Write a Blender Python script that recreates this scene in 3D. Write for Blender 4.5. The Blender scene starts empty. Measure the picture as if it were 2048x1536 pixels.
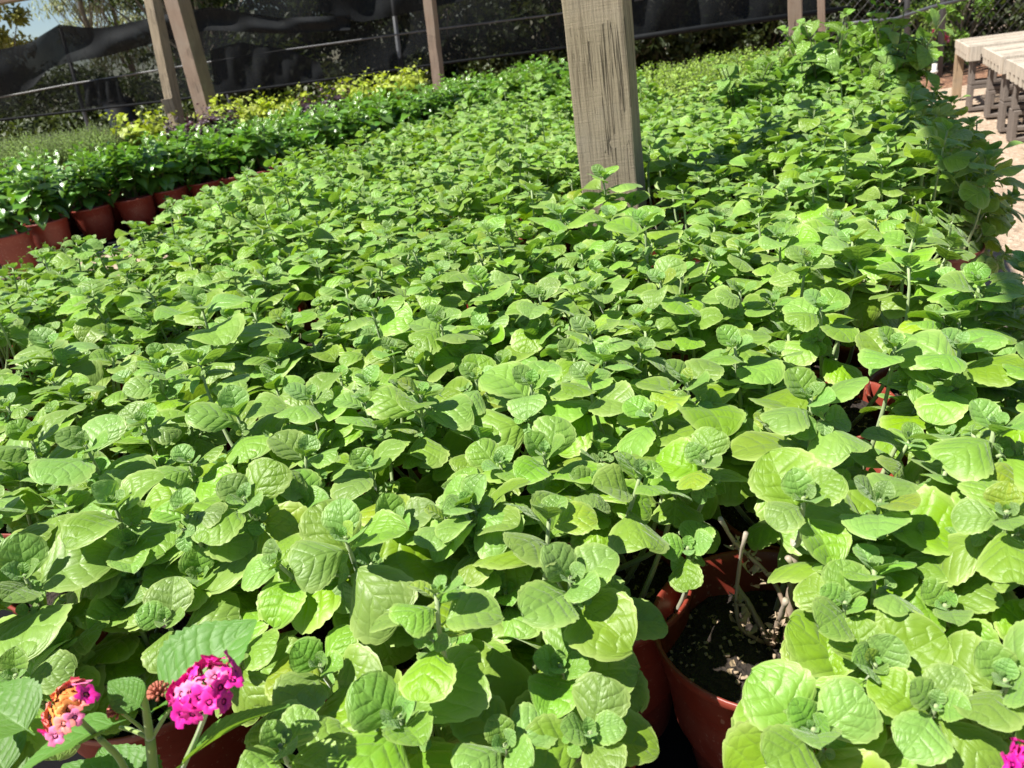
import bpy, bmesh, math, random
import numpy as np
from mathutils import Vector, Matrix

random.seed(7)
rng = np.random.default_rng(11)
scene = bpy.context.scene
COL = scene.collection
R = math.radians

# ------------------------------------------------------------------ camera
PITCH, ROLL, FPX, CAMH = R(24.1), R(9.2), 1538.0, 1.30
Fv = np.array([0, math.cos(PITCH), -math.sin(PITCH)])
U0 = np.array([0, math.sin(PITCH), math.cos(PITCH)])
R0 = np.array([1.0, 0, 0])
Rv = math.cos(ROLL) * R0 - math.sin(ROLL) * U0
Uv = math.sin(ROLL) * R0 + math.cos(ROLL) * U0
CP = np.array([0, 0, CAMH])

def ray(x, y): return Fv + Rv * (x - 1024) / FPX - Uv * (y - 768) / FPX
def at_z(x, y, z):
    d = ray(x, y); return CP + d * ((z - CAMH) / d[2])
def at_y(x, y, Y):
    d = ray(x, y); return CP + d * (Y / d[1])
def proj(P):
    q = np.asarray(P, float) - CP; z = q @ Fv
    return 1024 + FPX * (q @ Rv) / z, 768 - FPX * (q @ Uv) / z, z

cam = bpy.data.cameras.new('camera')
cam.sensor_width = 36; cam.lens = FPX / 2048 * 36
cam.clip_start = 0.02; cam.clip_end = 500
cam.dof.use_dof = True; cam.dof.focus_distance = 0.85; cam.dof.aperture_fstop = 13.0
camo = bpy.data.objects.new('camera', cam); COL.objects.link(camo)
m = Matrix((Vector(Rv), Vector(Uv), Vector(-Fv))).transposed().to_4x4()
m.translation = Vector(CP)
camo.matrix_world = m
scene.camera = camo

# ------------------------------------------------------------------ light
SUN_AZ, SUN_EL = R(255), R(60)      # compass-like: measured from +Y towards +X
sd = Vector((math.sin(SUN_AZ) * math.cos(SUN_EL), math.cos(SUN_AZ) * math.cos(SUN_EL), math.sin(SUN_EL)))
sun = bpy.data.lights.new('sun', 'SUN'); sun.energy = 5.0; sun.angle = R(0.53); sun.color = (1, .955, .88)
so = bpy.data.objects.new('sun', sun); COL.objects.link(so)
so.rotation_euler = sd.to_track_quat('Z', 'Y').to_euler(); so.location = (0, 0, 30)
w = bpy.data.worlds.new('World'); scene.world = w; w.use_nodes = True
nt = w.node_tree
sky = nt.nodes.new('ShaderNodeTexSky'); sky.sky_type = 'NISHITA'; sky.sun_disc = False
sky.sun_elevation = SUN_EL; sky.sun_rotation = SUN_AZ
sky.air_density = 1.0; sky.dust_density = .15; sky.ozone_density = 2.0
bg = nt.nodes['Background']; bg.inputs[1].default_value = 0.05
nt.links.new(sky.outputs[0], bg.inputs[0])
vs = scene.view_settings
vs.view_transform = 'Standard'; vs.look = 'None'; vs.exposure = 1.04; vs.gamma = 1
scene.cycles.max_bounces = 7; scene.cycles.transparent_max_bounces = 24
scene.cycles.diffuse_bounces = 3; scene.cycles.transmission_bounces = 4
scene.cycles.use_denoising = True
scene.cycles.sample_clamp_indirect = 8

# ------------------------------------------------------------------ material helpers
class NT:
    def __init__(s, name):
        s.m = bpy.data.materials.new(name); s.m.use_nodes = True
        s.t = s.m.node_tree; s.b = s.t.nodes['Principled BSDF']; s.out = s.t.nodes['Material Output']
    def n(s, typ, **kw):
        nd = s.t.nodes.new(typ)
        for k, v in kw.items():
            if k.startswith('i_'):
                key = k[2:]; key = int(key) if key.isdigit() else key.replace('_', ' ')
                s.set(nd.inputs[key], v)
            else: setattr(nd, k, v)
        return nd
    def set(s, sock, v):
        if isinstance(v, bpy.types.NodeSocket): s.t.links.new(v, sock)
        elif isinstance(v, bpy.types.Node): s.t.links.new(v.outputs[0], sock)
        else: sock.default_value = v
    def math(s, op, a, b=0.0, c=0.0, clamp=False):
        nd = s.t.nodes.new('ShaderNodeMath'); nd.operation = op; nd.use_clamp = clamp
        s.set(nd.inputs[0], a); s.set(nd.inputs[1], b); s.set(nd.inputs[2], c)
        return nd.outputs[0]
    def mix(s, fac, a, b, blend='MIX'):
        nd = s.t.nodes.new('ShaderNodeMix'); nd.data_type = 'RGBA'; nd.blend_type = blend
        s.set(nd.inputs[0], fac)
        s.set(nd.inputs[6], a if not isinstance(a, tuple) else (*a, 1)[:4])
        s.set(nd.inputs[7], b if not isinstance(b, tuple) else (*b, 1)[:4])
        return nd.outputs[2]
    def ramp(s, fac, stops, interp='LINEAR'):
        nd = s.t.nodes.new('ShaderNodeValToRGB'); cr = nd.color_ramp; cr.interpolation = interp
        while len(cr.elements) < len(stops): cr.elements.new(.5)
        for e, (p, c) in zip(cr.elements, stops):
            e.position = p; e.color = (*c, 1) if len(c) == 3 else c
        s.set(nd.inputs[0], fac); return nd.outputs[0]
    def noise(s, vec, scale, detail=3, rough=.5, dim='3D'):
        nd = s.t.nodes.new('ShaderNodeTexNoise'); nd.noise_dimensions = dim
        nd.inputs['Scale'].default_value = scale; nd.inputs['Detail'].default_value = detail
        nd.inputs['Roughness'].default_value = rough
        if vec is not None: s.set(nd.inputs['Vector'], vec)
        return nd
    def vmath(s, op, a, b):
        nd = s.t.nodes.new('ShaderNodeVectorMath'); nd.operation = op
        s.set(nd.inputs[0], a); s.set(nd.inputs[1], b); return nd.outputs[0]
    def bump(s, h, strength=.5, dist=.002, normal=None):
        nd = s.t.nodes.new('ShaderNodeBump'); nd.inputs['Strength'].default_value = strength
        nd.inputs['Distance'].default_value = dist; s.set(nd.inputs['Height'], h)
        if normal is not None: s.set(nd.inputs['Normal'], normal)
        return nd.outputs[0]
    def p(s, **kw):
        for k, v in kw.items():
            key = k.replace('_', ' ')
            s.set(s.b.inputs[key], (*v, 1) if isinstance(v, tuple) and len(v) == 3 and 'Color' in key or isinstance(v, tuple) and len(v) == 3 and 'Tint' in key else v)
        return s

def leaf_material(name, young, old, dry, margin, vein, trans, tfac, rough, sheen=0.0, spec=.5, nveins=5.0,
                  quilt=.5, slant=.42, bumpd=.0014, veinmix=.3, marginmix=.6, coat=0.0, back=None):
    k = NT(name)
    luv = k.n('ShaderNodeAttribute', attribute_name='luv').outputs['Vector']
    tint = k.n('ShaderNodeAttribute', attribute_name='tint').outputs['Color']
    sx = k.n('ShaderNodeSeparateXYZ', i_0=luv); s_, q_ = sx.outputs[0], sx.outputs[1]
    tc = k.n('ShaderNodeSeparateColor', i_0=tint); age, rnd, wear = tc.outputs[0], tc.outputs[1], tc.outputs[2]
    aq = k.math('ABSOLUTE', q_)
    off = k.n('ShaderNodeCombineXYZ', i_0=k.math('MULTIPLY', rnd, 37.0), i_1=k.math('MULTIPLY', rnd, 91.0), i_2=k.math('MULTIPLY', wear, 17.0)).outputs[0]
    lv = k.vmath('ADD', luv, off)
    wob = k.noise(lv, 3.0, 2)
    wobv = k.math('MULTIPLY', k.math('SUBTRACT', wob.outputs[0], .5), .35)
    ph = k.math('MULTIPLY', k.math('ADD', k.math('SUBTRACT', s_, k.math('MULTIPLY', aq, slant * .6)), k.math('MULTIPLY', wobv, .25)), nveins)
    tri = k.math('ABSOLUTE', k.math('SUBTRACT', k.math('FRACT', ph), .5))       # .5 at the vein, 0 between
    lat = k.math('MULTIPLY', k.math('SUBTRACT', tri, .40, clamp=True), 10.0, clamp=True)
    lat = k.math('MULTIPLY', lat, k.math('SUBTRACT', 1.0, k.math('POWER', aq, 3.0), clamp=True))
    mid = k.math('SUBTRACT', 1.0, k.math('MULTIPLY', aq, 14.0), clamp=True)
    veins = k.math('MAXIMUM', lat, mid)
    vor = k.n('ShaderNodeTexVoronoi', feature='DISTANCE_TO_EDGE'); k.set(vor.inputs['Vector'], lv); vor.inputs['Scale'].default_value = 4.8
    net = k.math('SUBTRACT', 1.0, k.math('MULTIPLY', vor.outputs['Distance'], 6.0), clamp=True)
    fine = k.noise(lv, 60, 2, .7)
    blot = k.noise(lv, 4.0, 3, .6)
    base = k.mix(k.math('ADD', age, k.math('MULTIPLY', k.math('SUBTRACT', blot.outputs[0], .5), .45), clamp=True), young, old)
    base = k.mix(k.math('MULTIPLY', k.math('GREATER_THAN', wear, .968), k.math('MULTIPLY', blot.outputs[0], .7), clamp=True), base, dry)
    hsv = k.n('ShaderNodeHueSaturation', i_Color=base, i_Hue=k.math('ADD', .490, k.math('MULTIPLY', rnd, .022)), i_Value=k.math('ADD', .80, k.math('MULTIPLY', rnd, .40)), i_Saturation=k.math('ADD', .9, k.math('MULTIPLY', wear, .2)))
    base = hsv.outputs[0]
    base = k.mix(k.math('MULTIPLY', k.math('MAXIMUM', veins, k.math('MULTIPLY', net, .35)), veinmix), base, vein)
    edge = k.math('MULTIPLY', k.math('POWER', aq, 6.0), marginmix)
    edge = k.math('MULTIPLY', edge, k.math('ADD', .5, k.math('MULTIPLY', age, .8)), clamp=True)
    base = k.mix(edge, base, margin)
    base = k.mix(k.math('MULTIPLY', fine.outputs[0], .28), base, k.mix(1.0, base, (.55, .55, .55), 'MULTIPLY'))
    if back is not None:
        geo = k.n('ShaderNodeNewGeometry')
        base = k.mix(geo.outputs['Backfacing'], base, back)
    groove = k.math('MULTIPLY', k.math('POWER', k.math('MULTIPLY', tri, 2.0), 3.0), k.math('SUBTRACT', 1.0, k.math('POWER', aq, 4.0), clamp=True))
    gmid = k.math('POWER', k.math('SUBTRACT', 1.0, k.math('MULTIPLY', aq, 4.5), clamp=True), 2.0)
    soft = k.math('POWER', k.math('SUBTRACT', 1.0, k.math('MULTIPLY', vor.outputs['Distance'], 3.2), clamp=True), 1.5)
    h = k.math('ADD', k.math('MULTIPLY', k.math('MAXIMUM', groove, gmid), -1.0), k.math('MULTIPLY', soft, -.38))
    h = k.math('ADD', h, k.math('MULTIPLY', fine.outputs[0], .16))
    bn = k.bump(h, quilt, bumpd)
    k.p(Base_Color=base, Roughness=rough, Normal=bn, Sheen_Weight=sheen, Sheen_Roughness=.45)
    k.b.inputs['Specular IOR Level'].default_value = spec
    if sheen: k.b.inputs['Sheen Tint'].default_value = (.9, 1, .85, 1)
    if coat:
        k.b.inputs['Coat Weight'].default_value = coat; k.b.inputs['Coat Roughness'].default_value = .18
    tr = k.n('ShaderNodeBsdfTranslucent', i_Color=k.mix(.55, base, trans), i_Normal=bn)
    mx = k.n('ShaderNodeMixShader'); mx.inputs[0].default_value = tfac
    k.t.links.new(k.b.outputs[0], mx.inputs[1]); k.t.links.new(tr.outputs[0], mx.inputs[2])
    k.t.links.new(mx.outputs[0], k.out.inputs[0])
    return k.m

M = {}
M['herb'] = leaf_material('fuzzy_herb_leaf', (.178, .335, .068), (.225, .383, .022), (.40, .41, .06), (.50, .62, .20), (.26, .43, .08),
                          (.34, .60, .006), .29, .42, sheen=.26, spec=.50, nveins=5.0, quilt=.40, bumpd=.0026, veinmix=.18, marginmix=.62)
M['gloss'] = leaf_material('glossy_leaf', (.19, .37, .04), (.095, .225, .03), (.12, .13, .03), (.08, .17, .03), (.11, .2, .05),
                           (.22, .48, .01), .30, .24, spec=1.0, nveins=8, quilt=.5, bumpd=.0012, veinmix=.2, marginmix=.2)
M['basil'] = leaf_material('basil_leaf', (.25, .43, .06), (.17, .33, .04), (.2, .25, .05), (.13, .27, .05), (.15, .3, .07),
                           (.24, .48, .01), .30, .27, spec=.6, nveins=7, quilt=.8, bumpd=.003, veinmix=.3, marginmix=.2)
M['bushb'] = leaf_material('bush_basil_leaf', (.34, .48, .06), (.26, .42, .045), (.2, .2, .05), (.2, .36, .06), (.2, .34, .08),
                          (.36, .58, .01), .3, .4, spec=.5, nveins=7, quilt=.5, veinmix=.2, marginmix=.2)
M['mint'] = leaf_material('mint_leaf', (.16, .30, .05), (.09, .20, .03), (.2, .2, .05), (.16, .30, .06), (.18, .3, .08),
                          (.28, .5, .01), .3, .4, spec=.5, nveins=7, quilt=.7, veinmix=.3, marginmix=.2)
M['lantana'] = leaf_material('lantana_leaf', (.12, .28, .04), (.09, .22, .03), (.1, .16, .04), (.11, .24, .05), (.22, .38, .11),
                             (.34, .56, .01), .38, .46, spec=.35, nveins=9, quilt=.34, bumpd=.0020, veinmix=.5, marginmix=.1)
M['lime'] = leaf_material('lime_vine_leaf', (.44, .50, .04), (.34, .46, .03), (.4, .42, .05), (.45, .5, .06), (.42, .5, .1),
                          (.55, .65, .01), .3, .45, nveins=6, veinmix=.2, marginmix=.2)
M['purple'] = leaf_material('purple_vine_leaf', (.07, .035, .05), (.04, .022, .032), (.08, .06, .05), (.06, .03, .05), (.1, .06, .08),
                            (.2, .05, .08), .2, .4, nveins=6, veinmix=.2, marginmix=.2)
M['fern'] = leaf_material('feathery_leaf', (.34, .48, .11), (.24, .38, .07), (.2, .25, .05), (.2, .3, .05), (.2, .3, .06),
                          (.3, .5, .02), .3, .5, nveins=6, veinmix=.1, marginmix=.1)
M['tree_dark'] = leaf_material('dark_tree_leaf', (.075, .10, .03), (.035, .055, .018), (.12, .12, .04), (.06, .08, .02), (.06, .09, .03),
                               (.16, .22, .02), .25, .45, nveins=6, veinmix=.1, marginmix=.1)
M['tree_pale'] = leaf_material('pale_tree_leaf', (.34, .38, .20), (.25, .31, .14), (.36, .34, .2), (.3, .34, .2), (.3, .34, .2),
                               (.45, .50, .2), .3, .5, nveins=6, veinmix=.1, marginmix=.1)
M['tree_gold'] = leaf_material('golden_tree_leaf', (.34, .33, .08), (.24, .26, .05), (.4, .34, .1), (.34, .33, .1), (.3, .3, .1),
                               (.5, .48, .06), .3, .5, nveins=6, veinmix=.1, marginmix=.1)
M['pink'] = leaf_material('pink_bract', (.62, .05, .16), (.5, .04, .12), (.5, .1, .1), (.6, .1, .2), (.6, .1, .2), (.7, .1, .2), .3, .5, nveins=4, veinmix=.1)

def stem_material(name, top, low, sheen=.4):
    k = NT(name)
    geo = k.n('ShaderNodeTexCoord').outputs['Object']
    nz = k.noise(geo, 90, 3, .6)
    at = k.n('ShaderNodeAttribute', attribute_name='tint').outputs['Color']
    r = k.n('ShaderNodeSeparateColor', i_0=at).outputs[0]
    c = k.mix(r, top, low)
    c = k.mix(k.math('MULTIPLY', nz.outputs[0], .5), c, k.mix(1.0, c, (.45, .42, .4), 'MULTIPLY'))
    k.p(Base_Color=c, Roughness=.6, Normal=k.bump(nz.outputs[0], .5, .001), Sheen_Weight=sheen)
    return k.m
M['stem'] = stem_material('fuzzy_stem', (.33, .43, .19), (.22, .18, .09))
M['gstem'] = stem_material('smooth_stem', (.12, .17, .05), (.10, .07, .035), .0)
M['drystick'] = stem_material('dry_stick', (.40, .34, .27), (.22, .14, .09), .0)
M['lstem'] = stem_material('hairy_stem', (.24, .36, .07), (.2, .28, .07), .5)
M['bark'] = stem_material('tree_bark', (.20, .17, .13), (.15, .12, .095), 0)

def simple(name, col, rough=.5, nscale=30, amt=.5, bump=.3, bd=.002, spec=.5, metal=0, dark=(.5, .5, .5), detail=4):
    k = NT(name)
    co = k.n('ShaderNodeTexCoord').outputs['Object']
    n1 = k.noise(co, nscale, detail, .6); n2 = k.noise(co, nscale * .13, 2, .5)
    f = k.math('MULTIPLY', k.math('ADD', k.math('MULTIPLY', n1.outputs[0], .6), k.math('MULTIPLY', n2.outputs[0], .6)), amt, clamp=True)
    c = k.mix(f, col, k.mix(1.0, col, dark, 'MULTIPLY'))
    k.p(Base_Color=c, Roughness=rough, Metallic=metal, Normal=k.bump(n1.outputs[0], bump, bd))
    k.b.inputs['Specular IOR Level'].default_value = spec
    return k.m

def pot_material():
    k = NT('terracotta_plastic')
    co = k.n('ShaderNodeTexCoord').outputs['Object']
    n1 = k.noise(co, 22, 4, .6); n2 = k.noise(co, 160, 2, .6)
    oi = k.n('ShaderNodeObjectInfo').outputs['Random']
    c = k.mix(oi, (.235, .038, .022), (.18, .029, .017))
    dust = k.math('MULTIPLY', k.math('SUBTRACT', n1.outputs[0], .50, clamp=True), 2.2, clamp=True)
    c = k.mix(k.math('MULTIPLY', dust, .55), c, (.30, .13, .09))
    sz = k.n('ShaderNodeSeparateXYZ', i_0=co).outputs[2]
    wv = k.math('SINE', k.math('MULTIPLY', sz, 900.0))
    c = k.mix(k.math('MULTIPLY', k.math('GREATER_THAN', n2.outputs[0], .66), .35), c, (.5, .33, .25))
    k.p(Base_Color=c, Roughness=k.math('ADD', .33, k.math('MULTIPLY', n1.outputs[0], .2)), Normal=k.bump(k.math('ADD', n2.outputs[0], k.math('MULTIPLY', wv, .15)), .15, .0006))
    return k.m
M['pot'] = pot_material()

def soil_material():
    k = NT('potting_soil')
    co = k.n('ShaderNodeTexCoord').outputs['Object']
    n1 = k.noise(co, 60, 5, .7); v = k.n('ShaderNodeTexVoronoi'); k.set(v.inputs['Vector'], co); v.inputs['Scale'].default_value = 190
    chip = k.math('GREATER_THAN', k.n('ShaderNodeSeparateColor', i_0=v.outputs['Color']).outputs[0], .90)
    c = k.mix(n1.outputs[0], (.012, .009, .007), (.045, .03, .02))
    c = k.mix(k.math('MULTIPLY', chip, k.math('GREATER_THAN', n1.outputs[0], .47)), c, (.34, .25, .15))
    k.p(Base_Color=c, Roughness=.95, Normal=k.bump(k.math('ADD', n1.outputs[0], v.outputs['Distance']), 1.0, .006))
    return k.m
M['soil'] = soil_material()

def wood_material(name, a, b, dark, saw=1.0):
    """rough-sawn grey lumber: the length of the piece runs along object Z"""
    k = NT(name)
    co = k.n('ShaderNodeTexCoord').outputs['Object']
    oi = k.n('ShaderNodeObjectInfo').outputs['Random']
    v0 = k.vmath('ADD', co, k.n('ShaderNodeCombineXYZ', i_0=k.math('MULTIPLY', oi, 9.0), i_1=k.math('MULTIPLY', oi, 5.0), i_2=0.0).outputs[0])
    mp = k.n('ShaderNodeMapping'); k.set(mp.inputs['Vector'], v0); mp.inputs['Scale'].default_value = (1, 1, .022)
    grain = k.noise(mp.outputs[0], 230, 5, .7); broad = k.noise(mp.outputs[0], 26, 3, .55)
    mp2 = k.n('ShaderNodeMapping'); k.set(mp2.inputs['Vector'], v0); mp2.inputs['Scale'].default_value = (.05, .05, 1)
    cross = k.noise(mp2.outputs[0], 330, 3, .7)
    mp3 = k.n('ShaderNodeMapping'); k.set(mp3.inputs['Vector'], v0); mp3.inputs['Scale'].default_value = (1, 1, .016)
    crackn = k.noise(mp3.outputs[0], 85, 2, .5)
    crack = k.math('SUBTRACT', 1.0, k.math('MULTIPLY', k.math('ABSOLUTE', k.math('SUBTRACT', crackn.outputs[0], .5)), 60.0), clamp=True)
    brk = k.math('GREATER_THAN', k.noise(v0, 6, 3).outputs[0], .55)
    crack = k.math('MULTIPLY', crack, brk)
    patch = k.noise(v0, 7, 3, .6)
    c = k.mix(broad.outputs[0], a, b)
    c = k.mix(k.math('MULTIPLY', k.math('SUBTRACT', grain.outputs[0], .46, clamp=True), 4.2, clamp=True), c, dark)
    c = k.mix(k.math('MULTIPLY', k.math('SUBTRACT', cross.outputs[0], .5, clamp=True), 1.5 * saw, clamp=True), c, k.mix(1.0, c, (.55, .52, .5), 'MULTIPLY'))
    c = k.mix(k.math('MULTIPLY', k.math('SUBTRACT', patch.outputs[0], .5, clamp=True), 1.2, clamp=True), c, (.29, .26, .22))
    c = k.mix(k.math('MULTIPLY', crack, .7), c, (.03, .024, .018))
    h = k.math('ADD', k.math('MULTIPLY', grain.outputs[0], .6), k.math('MULTIPLY', cross.outputs[0], .55 * saw))
    h = k.math('SUBTRACT', h, k.math('MULTIPLY', crack, 1.4))
    k.p(Base_Color=c, Roughness=.85, Normal=k.bump(h, .85, .004))
    k.b.inputs['Specular IOR Level'].default_value = .25
    return k.m
M['post'] = wood_material('weathered_lumber', (.345, .288, .205), (.255, .207, .143), (.095, .073, .048), .45)
M['post_red'] = wood_material('reddish_lumber', (.29, .21, .16), (.22, .155, .115), (.16, .11, .08), .5)
M['slat'] = wood_material('bleached_slat', (.62, .55, .45), (.52, .45, .36), (.27, .22, .17), .3)
M['legwood'] = wood_material('tan_lumber', (.42, .31, .20), (.34, .25, .16), (.2, .14, .09), .3)
M['concrete'] = simple('concrete_block_face', (.22, .185, .16), .95, 120, .8, .8, .004, .2)
M['ground_cloth'] = simple('black_ground_cloth', (.006, .006, .0065), .8, 300, .4, .4, .002, .08)
M['black_plastic'] = simple('black_plastic', (.010, .011, .013), .4, 40, .4, .1, .001, .5)
M['steel'] = simple('galvanised_steel', (.42, .43, .44), .45, 80, .5, .2, .001, .5, .75)
M['dark_steel'] = simple('dull_steel', (.13, .135, .145), .5, 60, .5, .2, .001, .5, .4)
M['railsteel'] = simple('dull_rail_steel', (.20, .205, .21), .5, 9, .9, .2, .001, .4, .5, dark=(.2, .2, .2))
M['pvc'] = simple('white_pvc', (.70, .68, .62), .45, 30, .5, .2, .001)
M['wire'] = simple('fence_wire', (.17, .17, .165), .5, 60, .4, 0, .001, .5, .6)
M['magenta'] = simple('magenta_petal', (.86, .035, .36), .5, 200, .6, .3, .0006, .3, dark=(.62, .3, .6))
M['deep_magenta'] = simple('deep_magenta_petal', (.62, .012, .28), .5, 200, .5, .3, .0006, .3)
M['pinkpetal'] = simple('pink_petal', (.86, .25, .42), .5, 200, .5, .3, .0006, .3, dark=(.8, .4, .8))
M['orange'] = simple('orange_petal', (.86, .36, .09), .5, 200, .5, .3, .0006, .3, dark=(.9, .55, .6))
M['coral'] = simple('coral_petal', (.86, .30, .25), .5, 200, .5, .3, .0006, .3, dark=(.9, .55, .6))
M['bud'] = simple('bud_pink', (.45, .12, .09), .6, 200, .6, .3, .0006, .3, dark=(.5, .9, .4))
M['throat'] = simple('yellow_throat', (.7, .5, .06), .5, 200, .3, .1, .0005)
M['dryleaf'] = simple('withered_leaf', (.42, .32, .22), .9, 160, .7, .8, .002, .2)

def ground_material():
    k = NT('dirt_ground')
    co = k.n('ShaderNodeTexCoord').outputs['Object']
    n1 = k.noise(co, 3, 5, .6); n2 = k.noise(co, 70, 5, .7); n3 = k.noise(co, 16, 3, .6)
    v = k.n('ShaderNodeTexVoronoi'); k.set(v.inputs['Vector'], co); v.inputs['Scale'].default_value = 45
    c = k.mix(n1.outputs[0], (.52, .41, .31), (.43, .33, .24))
    c = k.mix(k.math('MULTIPLY', n2.outputs[0], .75), c, (.31, .225, .155))
    c = k.mix(k.math('MULTIPLY', k.math('GREATER_THAN', k.n('ShaderNodeSeparateColor', i_0=v.outputs['Color']).outputs[1], .84), .6), c, (.58, .48, .38))
    c = k.mix(k.math('MULTIPLY', k.math('GREATER_THAN', n3.outputs[0], .60), .5), c, (.20, .13, .085))
    k.p(Base_Color=c, Roughness=.97, Normal=k.bump(k.math('ADD', n2.outputs[0], v.outputs['Distance']), .9, .012))
    k.b.inputs['Specular IOR Level'].default_value = .15
    return k.m
M['ground'] = ground_material()
def mulch_material():
    k = NT('wood_mulch')
    co = k.n('ShaderNodeTexCoord').outputs['Object']
    mp = k.n('ShaderNodeMapping'); k.set(mp.inputs['Vector'], co); mp.inputs['Scale'].default_value = (1, .45, 1); mp.inputs['Rotation'].default_value = (0, 0, .5)
    v = k.n('ShaderNodeTexVoronoi'); k.set(v.inputs['Vector'], mp.outputs[0]); v.inputs['Scale'].default_value = 40
    n2 = k.noise(co, 30, 4, .7)
    cc = k.n('ShaderNodeSeparateColor', i_0=v.outputs['Color']).outputs[0]
    c = k.ramp(cc, [(0, (.09, .04, .022)), (.5, (.27, .13, .07)), (1, (.42, .24, .14))])
    c = k.mix(k.math('MULTIPLY', n2.outputs[0], .6), c, (.08, .045, .03))
    k.p(Base_Color=c, Roughness=.95, Normal=k.bump(k.math('ADD', v.outputs['Distance'], n2.outputs[0]), 1, .02))
    return k.m
M['mulch'] = mulch_material()

def cloth_material(name, op, col=(.006, .0068, .0075), folds=1.0):
    """knitted shade net: a fraction of each bit of surface is open holes"""
    k = NT(name)
    co = k.n('ShaderNodeTexCoord').outputs['Object']
    n1 = k.noise(co, 1.3, 3, .6); n2 = k.noise(co, 55, 2, .5)
    mp = k.n('ShaderNodeMapping'); k.set(mp.inputs['Vector'], co); mp.inputs['Scale'].default_value = (1, 1, .08)
    n3 = k.noise(mp.outputs[0], 9, 3, .6)
    c = k.mix(n3.outputs[0], col, (.015, .017, .019))
    k.p(Base_Color=c, Roughness=.7, Normal=k.bump(n2.outputs[0], .3, .004))
    k.b.inputs['Specular IOR Level'].default_value = .08
    tr = k.n('ShaderNodeBsdfTransparent')
    mx = k.n('ShaderNodeMixShader')
    f = k.math('ADD', op - .14, k.math('MULTIPLY', k.math('ADD', n1.outputs[0], k.math('MULTIPLY', n3.outputs[0], .5)), .20), clamp=True)
    k.set(mx.inputs[0], f); k.t.links.new(tr.outputs[0], mx.inputs[1]); k.t.links.new(k.b.outputs[0], mx.inputs[2])
    k.t.links.new(mx.outputs[0], k.out.inputs[0])
    return k.m
M['net'] = cloth_material('black_shade_net', .75)
M['net2'] = cloth_material('doubled_shade_net', .92)
M['hem'] = cloth_material('net_hem', .97)

# ------------------------------------------------------------------ object helpers
def link(o, parent=None):
    COL.objects.link(o)
    if parent is not None: o.parent = parent
    return o
def tag(o, label=None, cat=None, group=None, kind=None):
    if label: o['label'] = label
    if cat: o['category'] = cat
    if group: o['group'] = group
    if kind: o['kind'] = kind
    return o
def thing(name, label, cat, loc=(0, 0, 0), rz=0, group=None):
    o = bpy.data.objects.new(name, None); o.empty_display_size = .05
    o.location = loc; o.rotation_euler = (0, 0, rz)
    link(o); return tag(o, label, cat, group)
def copy_tree(o, parent=None):
    c = o.copy(); COL.objects.link(c)
    if parent is not None: c.parent = parent
    for ch in list(o.children): copy_tree(ch, c)
    return c

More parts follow.
